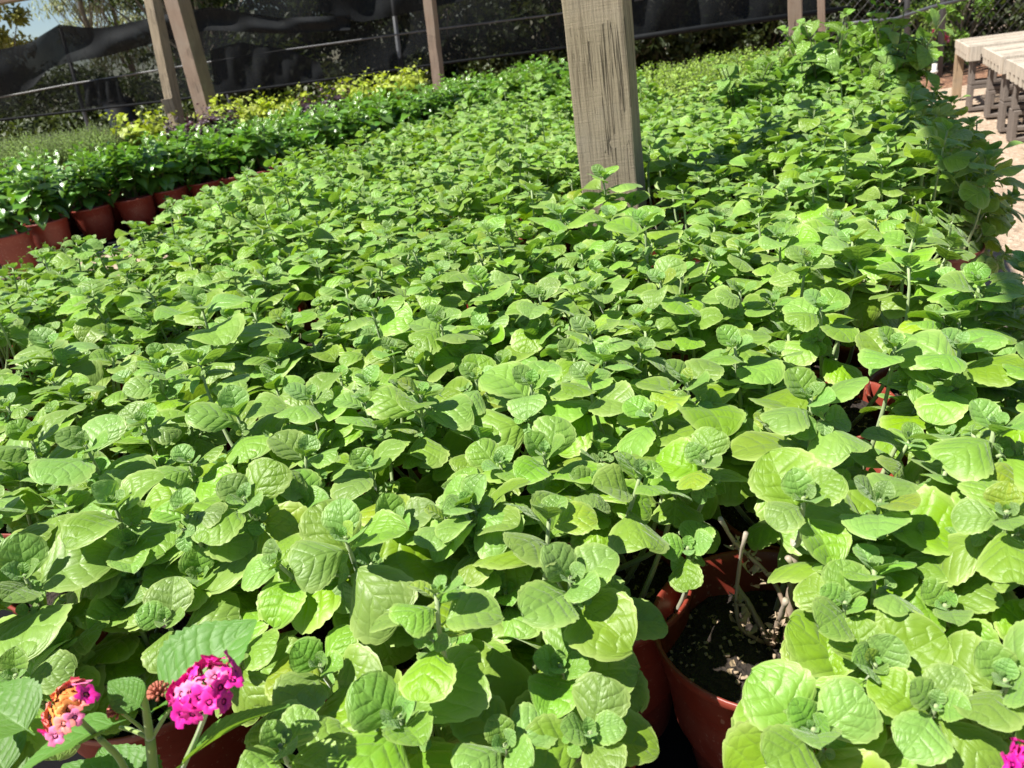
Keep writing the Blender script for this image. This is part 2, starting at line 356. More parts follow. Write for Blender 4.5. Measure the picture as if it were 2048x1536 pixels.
class MB:
    """collects vertex / face arrays, becomes ONE mesh object"""
    def __init__(s): s.v = []; s.f = []; s.n = 0; s.luv = []; s.tint = []
    def add(s, V, Fc, luv=None, tint=None):
        V = np.asarray(V, float).reshape(-1, 3)
        s.v.append(V)
        for F in (Fc if isinstance(Fc, list) else [Fc]): s.f.append(np.asarray(F, int) + s.n)
        s.luv.append(np.zeros_like(V) if luv is None else luv)
        t = np.zeros((len(V), 4)); t[:, 3] = 1
        if tint is not None: t[:, :3] = tint
        s.tint.append(t); s.n += len(V)
    def box(s, c, size, rot=None):
        c = np.asarray(c, float); h = np.asarray(size, float) / 2
        V = np.array([[x, y, z] for x in (-1, 1) for y in (-1, 1) for z in (-1, 1)]) * h
        if rot is not None: V = V @ np.asarray(rot).T
        s.add(V + c, np.array([[0, 1, 3, 2], [4, 6, 7, 5], [0, 4, 5, 1], [2, 3, 7, 6], [0, 2, 6, 4], [1, 5, 7, 3]]))
    def tube(s, pts, rad, sides=6, tint=None, cap=True):
        P = np.asarray(pts, float); n = len(P); rad = np.broadcast_to(np.asarray(rad, float), (n,))
        T = np.gradient(P, axis=0); T /= np.linalg.norm(T, axis=1)[:, None] + 1e-9
        ref = np.array([0, 0, 1.0]) if abs(T[0][2]) < .9 else np.array([1.0, 0, 0])
        A = np.cross(T, ref); A /= np.linalg.norm(A, axis=1)[:, None] + 1e-9
        B = np.cross(T, A)
        a = np.arange(sides) * 2 * math.pi / sides
        V = P[:, None] + rad[:, None, None] * (np.cos(a)[None, :, None] * A[:, None] + np.sin(a)[None, :, None] * B[:, None])
        i = np.arange(n - 1)[:, None] * sides; j = np.arange(sides)[None]; jn = (j + 1) % sides
        F = np.stack([i + j, i + jn, i + sides + jn, i + sides + j], -1).reshape(-1, 4)
        t = None
        if tint is not None: t = np.repeat(np.asarray(tint, float).reshape(n, -1) if np.ndim(tint) else np.full((n, 1), tint), sides, 0); t = np.concatenate([t, np.zeros((len(t), 3 - t.shape[1]))], 1)
        Fs = [F]
        if cap: Fs += [np.arange(sides)[None, ::-1], (np.arange(sides) + (n - 1) * sides)[None]]
        s.add(V.reshape(-1, 3), Fs, tint=t)
    def lathe(s, prof, sides=40, ox=0, oy=0, oz=0):
        pr = np.asarray(prof, float); n = len(pr); a = np.arange(sides) * 2 * math.pi / sides
        V = np.stack([ox + pr[:, 0][:, None] * np.cos(a), oy + pr[:, 0][:, None] * np.sin(a), np.broadcast_to(oz + pr[:, 1][:, None], (n, sides))], -1)
        i = np.arange(n - 1)[:, None] * sides; j = np.arange(sides)[None]; jn = (j + 1) % sides
        s.add(V.reshape(-1, 3), np.stack([i + j, i + jn, i + sides + jn, i + sides + j], -1).reshape(-1, 4))
    def cells(s, xs, zs, solid, y0, y1, M3=None, off=(0, 0, 0)):
        """grid of solid/open cells in XZ extruded along Y (hollow blocks, notched boards)"""
        solid = np.asarray(solid, bool); nx, nz = solid.shape; idx = {}; V = []; Fc = []
        def vid(i, k, y):
            key = (i, k, y)
            if key not in idx: idx[key] = len(V); V.append((xs[i], y1 if y else y0, zs[k]))
            return idx[key]
        ok = lambda i, k: 0 <= i < nx and 0 <= k < nz and solid[i, k]
        for i in range(nx):
            for k in range(nz):
                if not solid[i, k]: continue
                Fc.append([vid(i, k, 0), vid(i + 1, k, 0), vid(i + 1, k + 1, 0), vid(i, k + 1, 0)])
                Fc.append([vid(i, k, 1), vid(i, k + 1, 1), vid(i + 1, k + 1, 1), vid(i + 1, k, 1)])
                if not ok(i - 1, k): Fc.append([vid(i, k, 0), vid(i, k + 1, 0), vid(i, k + 1, 1), vid(i, k, 1)])
                if not ok(i + 1, k): Fc.append([vid(i + 1, k, 0), vid(i + 1, k, 1), vid(i + 1, k + 1, 1), vid(i + 1, k + 1, 0)])
                if not ok(i, k - 1): Fc.append([vid(i, k, 0), vid(i, k, 1), vid(i + 1, k, 1), vid(i + 1, k, 0)])
                if not ok(i, k + 1): Fc.append([vid(i, k + 1, 0), vid(i + 1, k + 1, 0), vid(i + 1, k + 1, 1), vid(i, k + 1, 1)])
        V = np.array(V, float)
        if M3 is not None: V = V @ np.asarray(M3).T
        s.add(V + np.asarray(off, float), np.array(Fc))
    def mesh(s, name, smooth=True):
        me = bpy.data.meshes.new(name)
        V = np.concatenate(s.v); loops = []; starts = []; tot = 0
        for F in s.f:
            k = F.shape[1]; loops.append(F.ravel()); starts.append(tot + np.arange(len(F)) * k); tot += F.size
        loops = np.concatenate(loops); starts = np.concatenate(starts)
        me.vertices.add(len(V)); me.vertices.foreach_set('co', V.ravel().astype(np.float32))
        me.loops.add(len(loops)); me.loops.foreach_set('vertex_index', loops.astype(np.int32))
        me.polygons.add(len(starts)); me.polygons.foreach_set('loop_start', starts.astype(np.int32))
        me.polygons.foreach_set('use_smooth', np.full(len(starts), smooth))
        a = me.attributes.new('luv', 'FLOAT_VECTOR', 'POINT'); a.data.foreach_set('vector', np.concatenate(s.luv).ravel().astype(np.float32))
        a = me.attributes.new('tint', 'FLOAT_COLOR', 'POINT'); a.data.foreach_set('color', np.concatenate(s.tint).ravel().astype(np.float32))
        me.update(calc_edges=True); me.validate()
        return me
    def build(s, name, mat, parent=None, smooth=True, loc=None, bevel=0):
        me = s.mesh(name, smooth); me.materials.append(mat)
        o = bpy.data.objects.new(name, me); link(o, parent)
        if loc is not None: o.location = loc
        if bevel:
            b = o.modifiers.new('bevel', 'BEVEL'); b.width = bevel; b.segments = 2; b.limit_method = 'ANGLE'
        return o

# ------------------------------------------------------------------ leaves
def prof_herb(s):
    t = np.clip((s - .13) / .87, 0, 1)
    return .020 + .435 * np.power(np.clip(np.sin(np.pi * np.power(t, 1.08)), 0, 1), .46) * (1 - .55 * (1 - t) ** 5)
def prof_gloss(s):
    t = np.clip((s - .10) / .90, 0, 1); return .012 + .27 * np.power(np.clip(np.sin(np.pi * np.power(t, .85)), 0, 1), 1.02)
def prof_basil(s):
    t = np.clip((s - .14) / .86, 0, 1); return .012 + .31 * np.power(np.clip(np.sin(np.pi * np.power(t, .85)), 0, 1), .85)
def prof_lant(s):
    t = np.clip((s - .12) / .88, 0, 1); return .012 + .335 * np.power(np.clip(np.sin(np.pi * np.power(t, .68)), 0, 1), .92)
def prof_heart(s):
    t = np.clip((s - .25) / .75, 0, 1); return .012 + .42 * np.power(np.clip(np.sin(np.pi * np.power(t, .55)), 0, 1), .8) * (1 + .25 * np.sin(3 * np.pi * t))
def prof_long(s): return .012 + .11 * np.power(np.clip(np.sin(np.pi * s), 0, 1), .9)

def leaf_set(mb, O, D, N, L, wid, arch, cup, tint, prof, NS=12, NQ=6, teeth=0, tamp=.0, puff=0.0, wav=.02, saw=False, phase=None):
    """all leaves of one mesh at once: O base point, D direction, N upper-face normal, L length"""
    n = len(L)
    if n == 0: return
    D = D / np.linalg.norm(D, axis=1)[:, None]
    N = N - (N * D).sum(1)[:, None] * D; N /= np.linalg.norm(N, axis=1)[:, None] + 1e-9
    B = np.cross(N, D)
    s = (1 - np.cos(np.linspace(0, 1, NS + 1) * np.pi)) / 2 * .55 + np.linspace(0, 1, NS + 1) * .45
    q = np.linspace(-1, 1, NQ + 1); q = np.sign(q) * np.abs(q) ** .85
    S, Q = np.meshgrid(s, q, indexing='ij'); S = S.ravel(); Q = Q.ravel()
    W = prof(S)
    ph = rng.random(n) * 6.28 if phase is None else phase
    if teeth:
        x = S[None] * teeth + ph[:, None] * .16 + np.sign(Q)[None] * .23
        if saw: tt = x % 1.0 - .5
        else: tt = np.abs(np.sin(np.pi * x)) - .6
        W = W[None] * (1 + tamp * tt * np.abs(Q)[None] ** 4 * np.clip((S[None] - .25) * 6, 0, 1))
    else: W = np.broadcast_to(W[None], (n, len(S)))
    asym = 1 + .10 * np.sin(ph)[:, None] * np.sign(Q)[None]
    y = Q[None] * W * wid[:, None] * asym
    a = np.where(np.abs(arch) < .02, .02, arch)[:, None]
    x = np.sin(a * S[None]) / a; z = -(1 - np.cos(a * S[None])) / a
    z = z + cup[:, None] * (np.sqrt(y * y + .0016) - .04)
    z = z + wav * np.sin(6.28 * 1.4 * S[None] + ph[:, None] + 1.5 * Q[None]) * np.abs(Q)[None] ** 2
    side = .05 * np.sin(ph * 1.7)[:, None] * np.sin(np.pi * S[None] * .9)
    y = y + side
    if puff:
        pp = (S[None] - .25 * np.abs(Q)[None]) * 5.5
        z = z + puff * np.abs(np.sin(np.pi * pp)) ** .7 * (1 - Q[None] ** 4) * np.clip(np.abs(Q)[None] * 5, 0, 1)
        z = z + puff * .3 * np.sin(17 * S[None] + ph[:, None] * 3) * np.sin(9 * Q[None] + ph[:, None] * 2) * (1 - Q[None] ** 2)
    P = O[:, None] + L[:, None, None] * (x[..., None] * D[:, None] + y[..., None] * B[:, None] + z[..., None] * N[:, None])
    m_ = NQ + 1
    i = np.arange(NS)[:, None] * m_; j = np.arange(NQ)[None]
    F = np.stack([i + j, i + m_ + j, i + m_ + j + 1, i + j + 1], -1).reshape(-1, 4)
    Fa = (F[None] + (np.arange(n) * len(S))[:, None, None]).reshape(-1, 4)
    luv = np.broadcast_to(np.stack([S, Q, np.zeros_like(S)], -1)[None], (n, len(S), 3)).reshape(-1, 3)
    mb.add(P.reshape(-1, 3), Fa, luv=luv, tint=np.repeat(tint, len(S), 0))

def bez(a, b, c, n):
    t = np.linspace(0, 1, n)[:, None]
    return (1 - t) ** 2 * a + 2 * t * (1 - t) * b + t * t * c
def perp(T):
    r = np.array([1.0, 0, 0]) if abs(T[0]) < .8 else np.array([0, 1.0, 0])
    a = np.cross(T, r); a /= np.linalg.norm(a); return a, np.cross(T, a)

NODE_D = np.array([0, .05, .13, .27, .50, .85, 1.28, 1.78, 2.3])
NODE_L = np.array([.11, .25, .50, .80, 1.0, 1.06, 1.0, .9, .8])
NODE_TH = np.array([9, 16, 26, 39, 51, 64, 78, 91, 100.])

class Acc:
    def __init__(s): s.O = []; s.D = []; s.N = []; s.L = []; s.w = []; s.a = []; s.c = []; s.t = []
    def put(s, O, D, N, L, w_, a, c, t):
        s.O.append(O); s.D.append(D); s.N.append(N); s.L.append(L); s.w.append(w_); s.a.append(a); s.c.append(c); s.t.append(t)
    def flush(s, mb, prof, **kw):
        if s.L: leaf_set(mb, np.array(s.O), np.array(s.D), np.array(s.N), np.array(s.L), np.array(s.w), np.array(s.a), np.array(s.c), np.array(s.t), prof, **kw)

UP = np.array([0, 0, 1.0])
def shoot(acc, smb, base, tip, size, az, T=None, npairs=7, axil=True, g=None, width=1.0, ndir=None, stemr=.0030, sides=6, thk=1.0, young=0.0, archk=1.0):
    """one stem with decussate pairs of leaves; ndir = world direction of the pair of outer leaves"""
    g = g or random
    base = np.asarray(base, float); tip = np.asarray(tip, float)
    if T is None:
        T = UP + np.array([g.gauss(0, .2), g.gauss(0, .2), 0])
    T = T / np.linalg.norm(T)
    h = np.linalg.norm(tip - base)
    P = bez(base, tip - T * h * .55, tip, 9)
    seg = np.linalg.norm(np.diff(P, axis=0), axis=1); cum = np.concatenate([[0], np.cumsum(seg)]); tot = cum[-1]
    r = np.linspace(stemr, stemr * .55, 9)
    low = np.clip(1.1 - cum / .07, 0, 1) * .9
    smb.tube(P, r, sides, tint=low)
    for k in range(npairs):
        d = NODE_D[k] * size * (1.0 + .1 * g.random()); 
        if d > tot * .93: break
        pos = np.array([np.interp(tot - d, cum, P[:, c]) for c in range(3)])
        d2 = max(tot - d - .01, 0); pp = np.array([np.interp(d2, cum, P[:, c]) for c in range(3)])
        Tl = pos - pp; Tl = Tl / (np.linalg.norm(Tl) + 1e-9) if d > .002 else T
        A, B = perp(Tl)
        if ndir is not None:
            e = ndir - (ndir @ Tl) * Tl; A = e / (np.linalg.norm(e) + 1e-9); B = np.cross(Tl, A)
            a0 = (k % 2 == 0) * math.pi / 2      # the pair k=3 (large) follows ndir
        else: a0 = az + (k % 2) * math.pi / 2
        for sgn in (0, 1):
            if k >= 4 and g.random() < .10: continue
            aa = a0 + sgn * math.pi + g.gauss(0, .12)
            th = R(NODE_TH[k] * archk + g.gauss(0, 7))
            E_ = math.cos(aa) * A + math.sin(aa) * B
            D = math.cos(th) * Tl + math.sin(th) * E_
            N = Tl - (Tl @ D) * D
            if np.linalg.norm(N) < .15: N = -E_
            N = N / np.linalg.norm(N)
            if k >= 2:
                tw = g.gauss(0, .25); N = math.cos(tw) * N + math.sin(tw) * np.cross(D, N)
            if k >= 3: N = N + .16 * UP * (1 if N[2] > -.2 else 0) + np.array([g.gauss(0, .22), g.gauss(0, .22), 0])
            L = NODE_L[k] * size * g.uniform(.86, 1.12)
            age = min(1, max(0, (k - 1.2) / 4.2 - young)) * g.uniform(.75, 1.15)
            acc.put(pos + E_ * stemr * .5, D, N, L, width * g.uniform(.92, 1.1), (g.uniform(.75, 1.65) if k >= 3 else g.uniform(.5, 1.0)) * thk,
                    g.uniform(-.60, .50) if k >= 3 else g.uniform(.1, .5), (age, g.random(), g.random()))
        if axil and k >= 4 and g.random() < .6:
            for sgn in (0, 1):
                if g.random() < .3: continue
                aa = a0 + sgn * math.pi
                E_ = math.cos(aa) * A + math.sin(aa) * B
                dr = (Tl * .9 + E_ * .8); dr /= np.linalg.norm(dr)
                q0 = pos + dr * size * g.uniform(.12, .42)
                smb.tube(np.array([pos, (pos + q0) / 2, q0]), stemr * .5, 5, tint=0.0)
                for kk, LL in enumerate((.13, .27, .42)[: g.choice((2, 3, 3))]):
                    A2, B2 = perp(dr)
                    for s2 in (0, 1):
                        a2 = aa + kk * math.pi / 2 + s2 * math.pi + g.gauss(0, .2)
                        E2 = math.cos(a2) * A2 + math.sin(a2) * B2; th = R((35, 60, 82)[kk])
                        D = math.cos(th) * dr + math.sin(th) * E2
                        N = dr - (dr @ D) * D + .2 * UP
                        acc.put(q0 - dr * kk * size * .06, D, N, LL * size * g.uniform(.85, 1.15), width, .6, .25, (.2 * g.random(), g.random(), g.random()))

def herb_foliage(name, shoots, parent, lod):
    acc = Acc(); smb = MB(); mb = MB()
    for sh in shoots: shoot(acc, smb, sides=7 if lod == 0 else 5, **sh)
    if lod == 0: acc.flush(mb, prof_herb, NS=34, NQ=12, teeth=8.0, tamp=.065, puff=.018, wav=.034)
    else: acc.flush(mb, prof_herb, NS=14, NQ=6, teeth=5.5, tamp=.07, puff=.016, wav=.045)
    st = smb.build('stem', M['stem'], parent)
    fo = mb.build('foliage', M['herb'], parent)
    return st, fo

# ------------------------------------------------------------------ pot (shared mesh)
RIM_Z, POT_H, RIM_R = .80, .185, .103
BENCH_Z = RIM_Z - POT_H
def pot_mesh():
    b = MB(); r = RIM_R; h = POT_H
    outer = [(.0, .002), (.066, .002), (.070, .006), (r * .885, h - .052), (r * .905, h - .050), (r * .905, h - .046), (r * .915, h - .040),
             (r * .945, h - .036), (r * .952, h - .012), (r * .985, h - .010), (r, h - .006), (r * 1.0, h - .001), (r * .985, h + .0005), (r * .958, h - .002), (r * .935, h - .012), (r * .86, h - .10), (.06, .02)]
    b.lathe(outer, 56)
    return b.mesh('pot')
POT = pot_mesh(); POT.materials.append(M['pot'])
def soil_mesh():
    b = MB(); n = 22; rr = RIM_R * .905
    V = []; F = []
    for i in range(n + 1):
        for j in range(40):
            a = j * 2 * math.pi / 40; rad = rr * i / n
            V.append((rad * math.cos(a), rad * math.sin(a), random.uniform(-.0025, .0025) + .004 * math.sin(9 * a + i) * (i / n) * .6))
    for i in range(n):
        for j in range(40):
            F.append([i * 40 + j, (i + 1) * 40 + j, (i + 1) * 40 + (j + 1) % 40, i * 40 + (j + 1) % 40])
    b.add(np.array(V), np.array(F)); return b.mesh('soil')
SOIL = soil_mesh(); SOIL.materials.append(M['soil'])
def put_pot(t, soil_drop=.03):
    p = bpy.data.objects.new('pot', POT); link(p, t)
    s_ = bpy.data.objects.new('soil', SOIL); link(s_, t); s_.location = (0, 0, POT_H - soil_drop)
    return p

# ------------------------------------------------------------------ bed coordinates
UB = np.array([math.sin(R(25.4)), math.cos(R(25.4))]); VB = np.array([UB[1], -UB[0]])
def bed(s, t): return UB * s + VB * t
BED_RZ = -R(25.4)

# ------------------------------------------------------------------ hero shoots (photo pixel of the growing tip, height, leaf length in px, image angle of the big pair)
HERO = [  # x, y, z, L, ang
    (800, 1432, .900, 195, 40), (1140, 1155, .930, 140, 35), (985, 1105, .905, 112, 50), (690, 1075, .960, 135, 20), (487, 995, .960, 118, 35),
    (378, 922, .965, 96, 25), (228, 1008, .965, 120, 30), (48, 1150, .945, 160, 15), (1088, 905, .945, 118, 50), (1000, 925, .940, 92, 150),
    (1190, 962, .925, 88, 90), (1375, 1095, .890, 88, 85), (1607, 995, .950, 108, 20), (1690, 1205, .900, 92, 60), (1627, 1458, .880, 145, 35),
    (1872, 1412, .885, 112, 60), (1622, 792, .975, 135, 15), (1372, 762, .970, 118, 25), (1062, 765, .965, 105, 40), (952, 755, .960, 96, 60),
    (472, 822, .970, 112, 15), (622, 792, .965, 100, 40), (100, 690, .970, 105, 20), (402, 610, 1.02, 108, 20), (572, 640, .985, 88, 35),
    (742, 615, .985, 86, 20), (845, 852, .915, 70, 30), (170, 890, .975, 132, 40), (1290, 445, 1.025, 82, 25), (1205, 348, 1.035, 62, 30),
    (1642, 612, .965, 84, 20), (1480, 578, .965, 72, 40), (1790, 690, .965, 100, 30), (1990, 850, .975, 150, 25), (1895, 1085, .900, 105, 40),
    (1760, 1000, .935, 130, 60), (1320, 560, .985, 78, 30), (1080, 590, .98, 76, 45), (1470, 690, .97, 95, 30), (1560, 470, .985, 66, 30),
    (560, 1490, .905, 105, 40), (250, 1190, .895, 100, 40), (400, 1150, .90, 105, 15), (730, 1180, .885, 112, 60), (1960, 560, .985, 100, 10), (1920, 690, .975, 110, 30), (60, 870, .975, 120, 30), (1010, 1180, .88, 90, 10), (600, 1010, .93, 110, 60), (1205, 1215, .885, 112, 120), (1890, 1210, .88, 110, 20), (2010, 1360, .90, 150, 40), (1750, 1330, .88, 130, 140),
    (1010, 1490, .875, 120, 30), (1180, 1465, .87, 115, 100), (640, 1330, .885, 115, 50), (470, 1300, .875, 95, 10), (330, 1240, .90, 105, 70), (120, 1290, .885, 105, 20), (30, 1350, .905, 95, 10), (900, 1290, .87, 95, 60), (1120, 1330, .88, 120, 75),
    (790, 1040, .93, 105, 20), (1170, 408, .985, 62, 20), (1262, 402, .98, 60, 30), (1220, 432, .985, 66, 10), (1120, 425, .985, 64, 40), (880, 640, .975, 80, 30), (960, 560, .98, 76, 10), (1180, 660, .97, 84, 45)]
HBASE = {(1375, 1095): (1352, 1225, .765), (1607, 995): (1590, 1090, .852)}
HNP = {(1375, 1095): 5, (1607, 995): 5, (1790, 690): 5, (845, 852): 5, (1690, 1205): 6}
hero = []
for (x, y, z, Lp, ang) in HERO:
    P = at_z(x, y, z); _, _, dep = proj(P)
    a = R(ang); P2 = at_z(x + 30 * math.cos(a), y - 30 * math.sin(a), z)
    nd = (P2 - P) / np.linalg.norm(P2 - P)
    hero.append(dict(P=P, L=Lp * dep / FPX * (1.28 if y > 950 else 1.12), nd=nd, px=(x, y), Lp=Lp, used=False))

# ------------------------------------------------------------------ main bed of fuzzy herbs
POST_ST = (1.69, -.474)
cols = [(.15, .60), (-.045, .55), (-.235, .385), (-.42, .50), (-.61, .385), (-.82, .50), (-1.03, .385), (-1.24, .49), (-1.45, .385), (-1.66, .49), (-1.86, .385)]
spots = []
for ci, (t0, s0) in enumerate(cols):
    s_ = s0; j = 0
    while s_ < (2.95 if t0 > -.5 else 3.75 if t0 > -1.3 else 4.1):
        jt, js = (random.uniform(-.018, .018), random.uniform(-.018, .018)) if j or ci > 4 else (0, 0)
        spots.append((s_ + js, t0 + jt)); s_ += .214; j += 1
SPARSE = [at_z(1755, 650, .80)[:2], at_z(1760, 575, .80)[:2]]
pots = []
for (s_, t_) in spots:
    if -.14 < s_ - POST_ST[0] < .19 and abs(t_ - POST_ST[1]) < .17: continue
    xy = bed(s_, t_)
    x, y, d = proj((xy[0], xy[1], .95)); x2, y2, d2 = proj((xy[0], xy[1], .78))
    mrg = .17 * FPX / max(d, .2)
    if d < .25 or x < -mrg or x > 2048 + mrg or (y > 1536 + mrg and y2 > 1536 + mrg): continue
    pots.append(dict(xy=xy, s=s_, t=t_, d=d, px=(x, y)))
pots.sort(key=lambda p: p['d'])
for h in hero:
    b = min(pots, key=lambda p: np.hypot(*(p['xy'] - h['P'][:2])))
    b.setdefault('hero', []).append(h)
near = [p for p in pots if p['d'] < 1.42 or ('hero' in p and p['d'] < 2.1)]
far = [p for p in pots if not any(p is q for q in near)]

def soil_pt(xy, r=.05):
    a = random.uniform(0, 6.28); q = r * math.sqrt(random.random())
    return np.array([xy[0] + q * math.cos(a), xy[1] + q * math.sin(a), RIM_Z - .031])

NEAR_NAMES = {}
bare_xy = at_z(1537, 1240, RIM_Z)[:2]
HG = 'potted fuzzy herbs packed on the bench'
def rel(sh, xy):
    o = np.array([xy[0], xy[1], BENCH_Z]); sh['base'] = sh['base'] - o; sh['tip'] = sh['tip'] - o; return sh

ref_dist = lambda p, q: float(np.hypot(p[0] - q[0], p[1] - q[1]))
bare_pot = min(near, key=lambda p: ref_dist(p['xy'], bare_xy)); bare_pot['xy'] = bare_xy
sparse_pots = []
for sp in SPARSE:
    b = min((p for p in pots if not any(p is q for q in sparse_pots)), key=lambda p: ref_dist(p['xy'], sp)); b['xy'] = np.array(sp); sparse_pots.append(b)
near_things = []
for p in near:
    xy = p['xy']
    shoots = []
    for h in p.get('hero', []):
        tip = h['P']; b0 = soil_pt(xy, .03)
        b0[:2] += (tip[:2] - b0[:2]) * .35
        v_ = b0[:2] - xy; rr = np.hypot(*v_)
        if rr > .07: b0[:2] = xy + v_ * .07 / rr
        if h['px'] in HBASE: b0 = at_z(*HBASE[h['px']])
        toC = CP - tip; toC[2] = 0; toC /= np.linalg.norm(toC)
        T = UP + (.42 if h['px'][1] > 950 else .25) * toC + np.array([random.gauss(0, .06), random.gauss(0, .06), 0])
        shoots.append(dict(base=b0, tip=tip, size=h['L'], az=0, T=T, ndir=h['nd'], npairs=HNP.get(h['px'], 8)))
    n = 11 if p['d'] > .6 else 9
    if p is bare_pot: n = 3
    if any(p is q for q in sparse_pots): n = 3
    tries = 0; made = []
    while len(made) < n and tries < 90:
        tries += 1
        a = random.uniform(0, 6.28); q = .125 * math.sqrt(random.random())
        if p is bare_pot: a = random.uniform(-1.2, .6); q = random.uniform(.06, .12)
        z = random.gauss(.945, .022) if len(made) < n - 3 else random.uniform(.86, .92)
        if any(p is q for q in sparse_pots): z = random.uniform(.87, .92)
        tip = np.array([xy[0] + q * math.cos(a), xy[1] + q * math.sin(a), z])
        if any(ref_dist(tip, m_) < .047 for m_ in made): continue
        x, y, d = proj(tip)
        bad = False
        for h in hero:
            dz = h['P'][2] - tip[2]
            if np.hypot(x - h['px'][0], y - h['px'][1]) < h['Lp'] * (.95 if dz < .02 else .55): bad = True; break
        if bad: continue
        # keep the open corner of the half-bare pot, the dark gap in the middle and the flower corner clear
        if 1215 < x < 1600 and 985 < y < 1420: continue
        if 740 < x < 920 and 860 < y < 1030: continue
        if 1610 < x < 1860 and 540 < y < 765: continue
        if y > 1190 and x < 1290: continue
        if d < .43: continue
        made.append(tip)
        b0 = soil_pt(xy, .06)
        if p is bare_pot: b0[:2] = xy + (tip[:2] - xy) * .75
        shoots.append(dict(base=b0, tip=tip, size=random.uniform(.043, .060), az=random.uniform(0, 3.14), npairs=random.choice((6, 6, 7, 8))))
    if p['t'] > .1:
        for _ in range(5 if p['d'] < .8 else 4):
            e = bed(random.uniform(-.10, .10), random.uniform(.05, .13))
            tip = np.array([xy[0] + e[0], xy[1] + e[1], random.uniform(.80, .90)])
            x, y, d = proj(tip)
            if 1610 < x < 1860 and 540 < y < 765: continue
            shoots.append(dict(base=soil_pt(xy, .05) + np.array([*(VB * .05), 0]), tip=tip, size=random.uniform(.046, .06), az=random.uniform(0, 3.14), npairs=8, T=UP + np.array([*(VB * .7), 0])))
    t = thing('potted_herb', 'x', 'potted herb', (xy[0], xy[1], BENCH_Z), 0, HG)
    put_pot(t, .03 if p is not bare_pot else .045)
    if shoots:
        herb_foliage('herb', [rel(s_, xy) for s_ in shoots], t, 0)
    p['thing'] = t; near_things.append(p)

# variants for the rest of the bed
variants = []
for k in range(13):
    shoots = []; made = []; vsz = random.uniform(.88, 1.12); vh = random.gauss(0, .014)
    if k >= 10:
        for _ in range(9):
            e = np.array([random.uniform(.05, .14), random.uniform(-.11, .11)])
            shoots.append(dict(base=np.array([.055, e[1] * .5, POT_H - .031]), tip=np.array([*e, random.uniform(.17, .27)]), size=random.uniform(.046, .06), az=random.uniform(0, 3.14), npairs=8, T=UP + np.array([.7, 0, 0])))
    tries = 0
    while len(made) < 13 and tries < 400:
        tries += 1
        a = random.uniform(0, 6.28); q = .118 * math.sqrt(random.random())
        tip = np.array([q * math.cos(a), q * math.sin(a), random.gauss(.335, .026) + vh if len(made) < 11 else random.uniform(.26, .30)])
        if any(ref_dist(tip, m_) < .050 for m_ in made): continue
        made.append(tip)
        b0 = np.array([.6 * q * math.cos(a), .6 * q * math.sin(a), POT_H - .031])
        sz = random.uniform(.042, .058) * vsz
        if k < 10 and random.random() < .10: tip[2] += random.uniform(.03, .06)
        shoots.append(dict(base=b0, tip=tip, size=sz, az=random.uniform(0, 3.14), npairs=random.choice((6, 6, 7, 8))))
    variants.append(shoots)
proto = [None] * len(variants)
def far_label(p):
    s_, t_ = p['s'], p['t']
    if t_ > .06: return 'fuzzy pale green herb in the shaded row along the dirt path edge'
    if t_ > -.14 and s_ > 1.5: return 'fuzzy pale green herb one row in from the dirt path edge'
    if t_ < -1.56: return 'fuzzy pale green herb in the outer rows facing the gap before the glossy plants'
    if s_ > 2.8 and t_ > -.5: return 'fuzzy pale green potted herb in the last rows before the tall basil'
    if t_ > POST_ST[1] and s_ > POST_ST[0]: return 'fuzzy pale green potted herb behind the big post, between post and path row'
    if s_ > POST_ST[0]: return 'fuzzy pale green potted herb beyond the big post, on its glossy-plant side'
    return 'fuzzy pale green herb in the dense middle rows before the big post'
for i, p in enumerate(far):
    k = random.randrange(10) if p['t'] < .1 else random.randrange(10, 13)
    if proto[k] is None:
        t = thing('potted_herb', 'x', 'potted herb', group=HG)
        put_pot(t); herb_foliage('herb', variants[k], t, 1); proto[k] = t
    else: t = copy_tree(proto[k])
    t.location = (p['xy'][0], p['xy'][1], BENCH_Z); t.rotation_euler = (R(random.gauss(0, 2)), R(random.gauss(0, 2)), random.uniform(0, 6.28) if k < 10 else BED_RZ + random.gauss(0, .25))
    sc_ = random.uniform(.88, 1.13); t.scale = (1, 1, 1)
    for ch in t.children:
        if ch.name.startswith(('foliage', 'stem')):
            z0 = POT_H - .03
            ch.scale = (random.uniform(.95, 1.08),) * 2 + (sc_,); ch.location = (0, 0, z0 * (1 - sc_))
    t['label'] = far_label(p); p['thing'] = t

# labels of the near pots: by what stands beside them
for p in near_things:
    x, y = p['px']
    p['thing']['label'] = far_label(p)

def relabel(px, z, label, used=[]):
    P = at_z(px[0], px[1], z)
    p = min((q for q in near_things + far if id(q) not in used), key=lambda q: ref_dist(q['xy'], P)); used.append(id(p)); p['thing']['label'] = label; return p
bare_pot['thing']['label'] = 'half-bare terracotta pot of fuzzy herb with dry cut sticks and dark soil showing'
exec_used = relabel.__defaults__[0]; exec_used.append(id(bare_pot))
for sp_, lb in zip(sparse_pots, ('sparse fuzzy herb whose red pot side shows through a gap in the leaves', 'sparse fuzzy herb whose red pot rim shows just behind the gap in the leaves')):
    sp_['thing']['label'] = lb; exec_used.append(id(sp_))
relabel((1040, 1480), .80, 'fuzzy herb with the largest rosette, beside the half-bare pot at the front')
relabel((330, 1320), .80, 'fuzzy herb directly behind the magenta and orange lantana flowers')
relabel((2080, 1260), .80, 'fuzzy herb in a shaded pot past the half-bare pot, at the path end')
relabel((700, 1350), .80, 'fuzzy herb between the lantana flowers and the largest rosette')
relabel((1640, 950), .80, 'fuzzy herb with broad quilted leaves directly behind the half-bare pot')
relabel((850, 960), .80, 'fuzzy herb beside the dark gap that shows brown stems in the front rows')
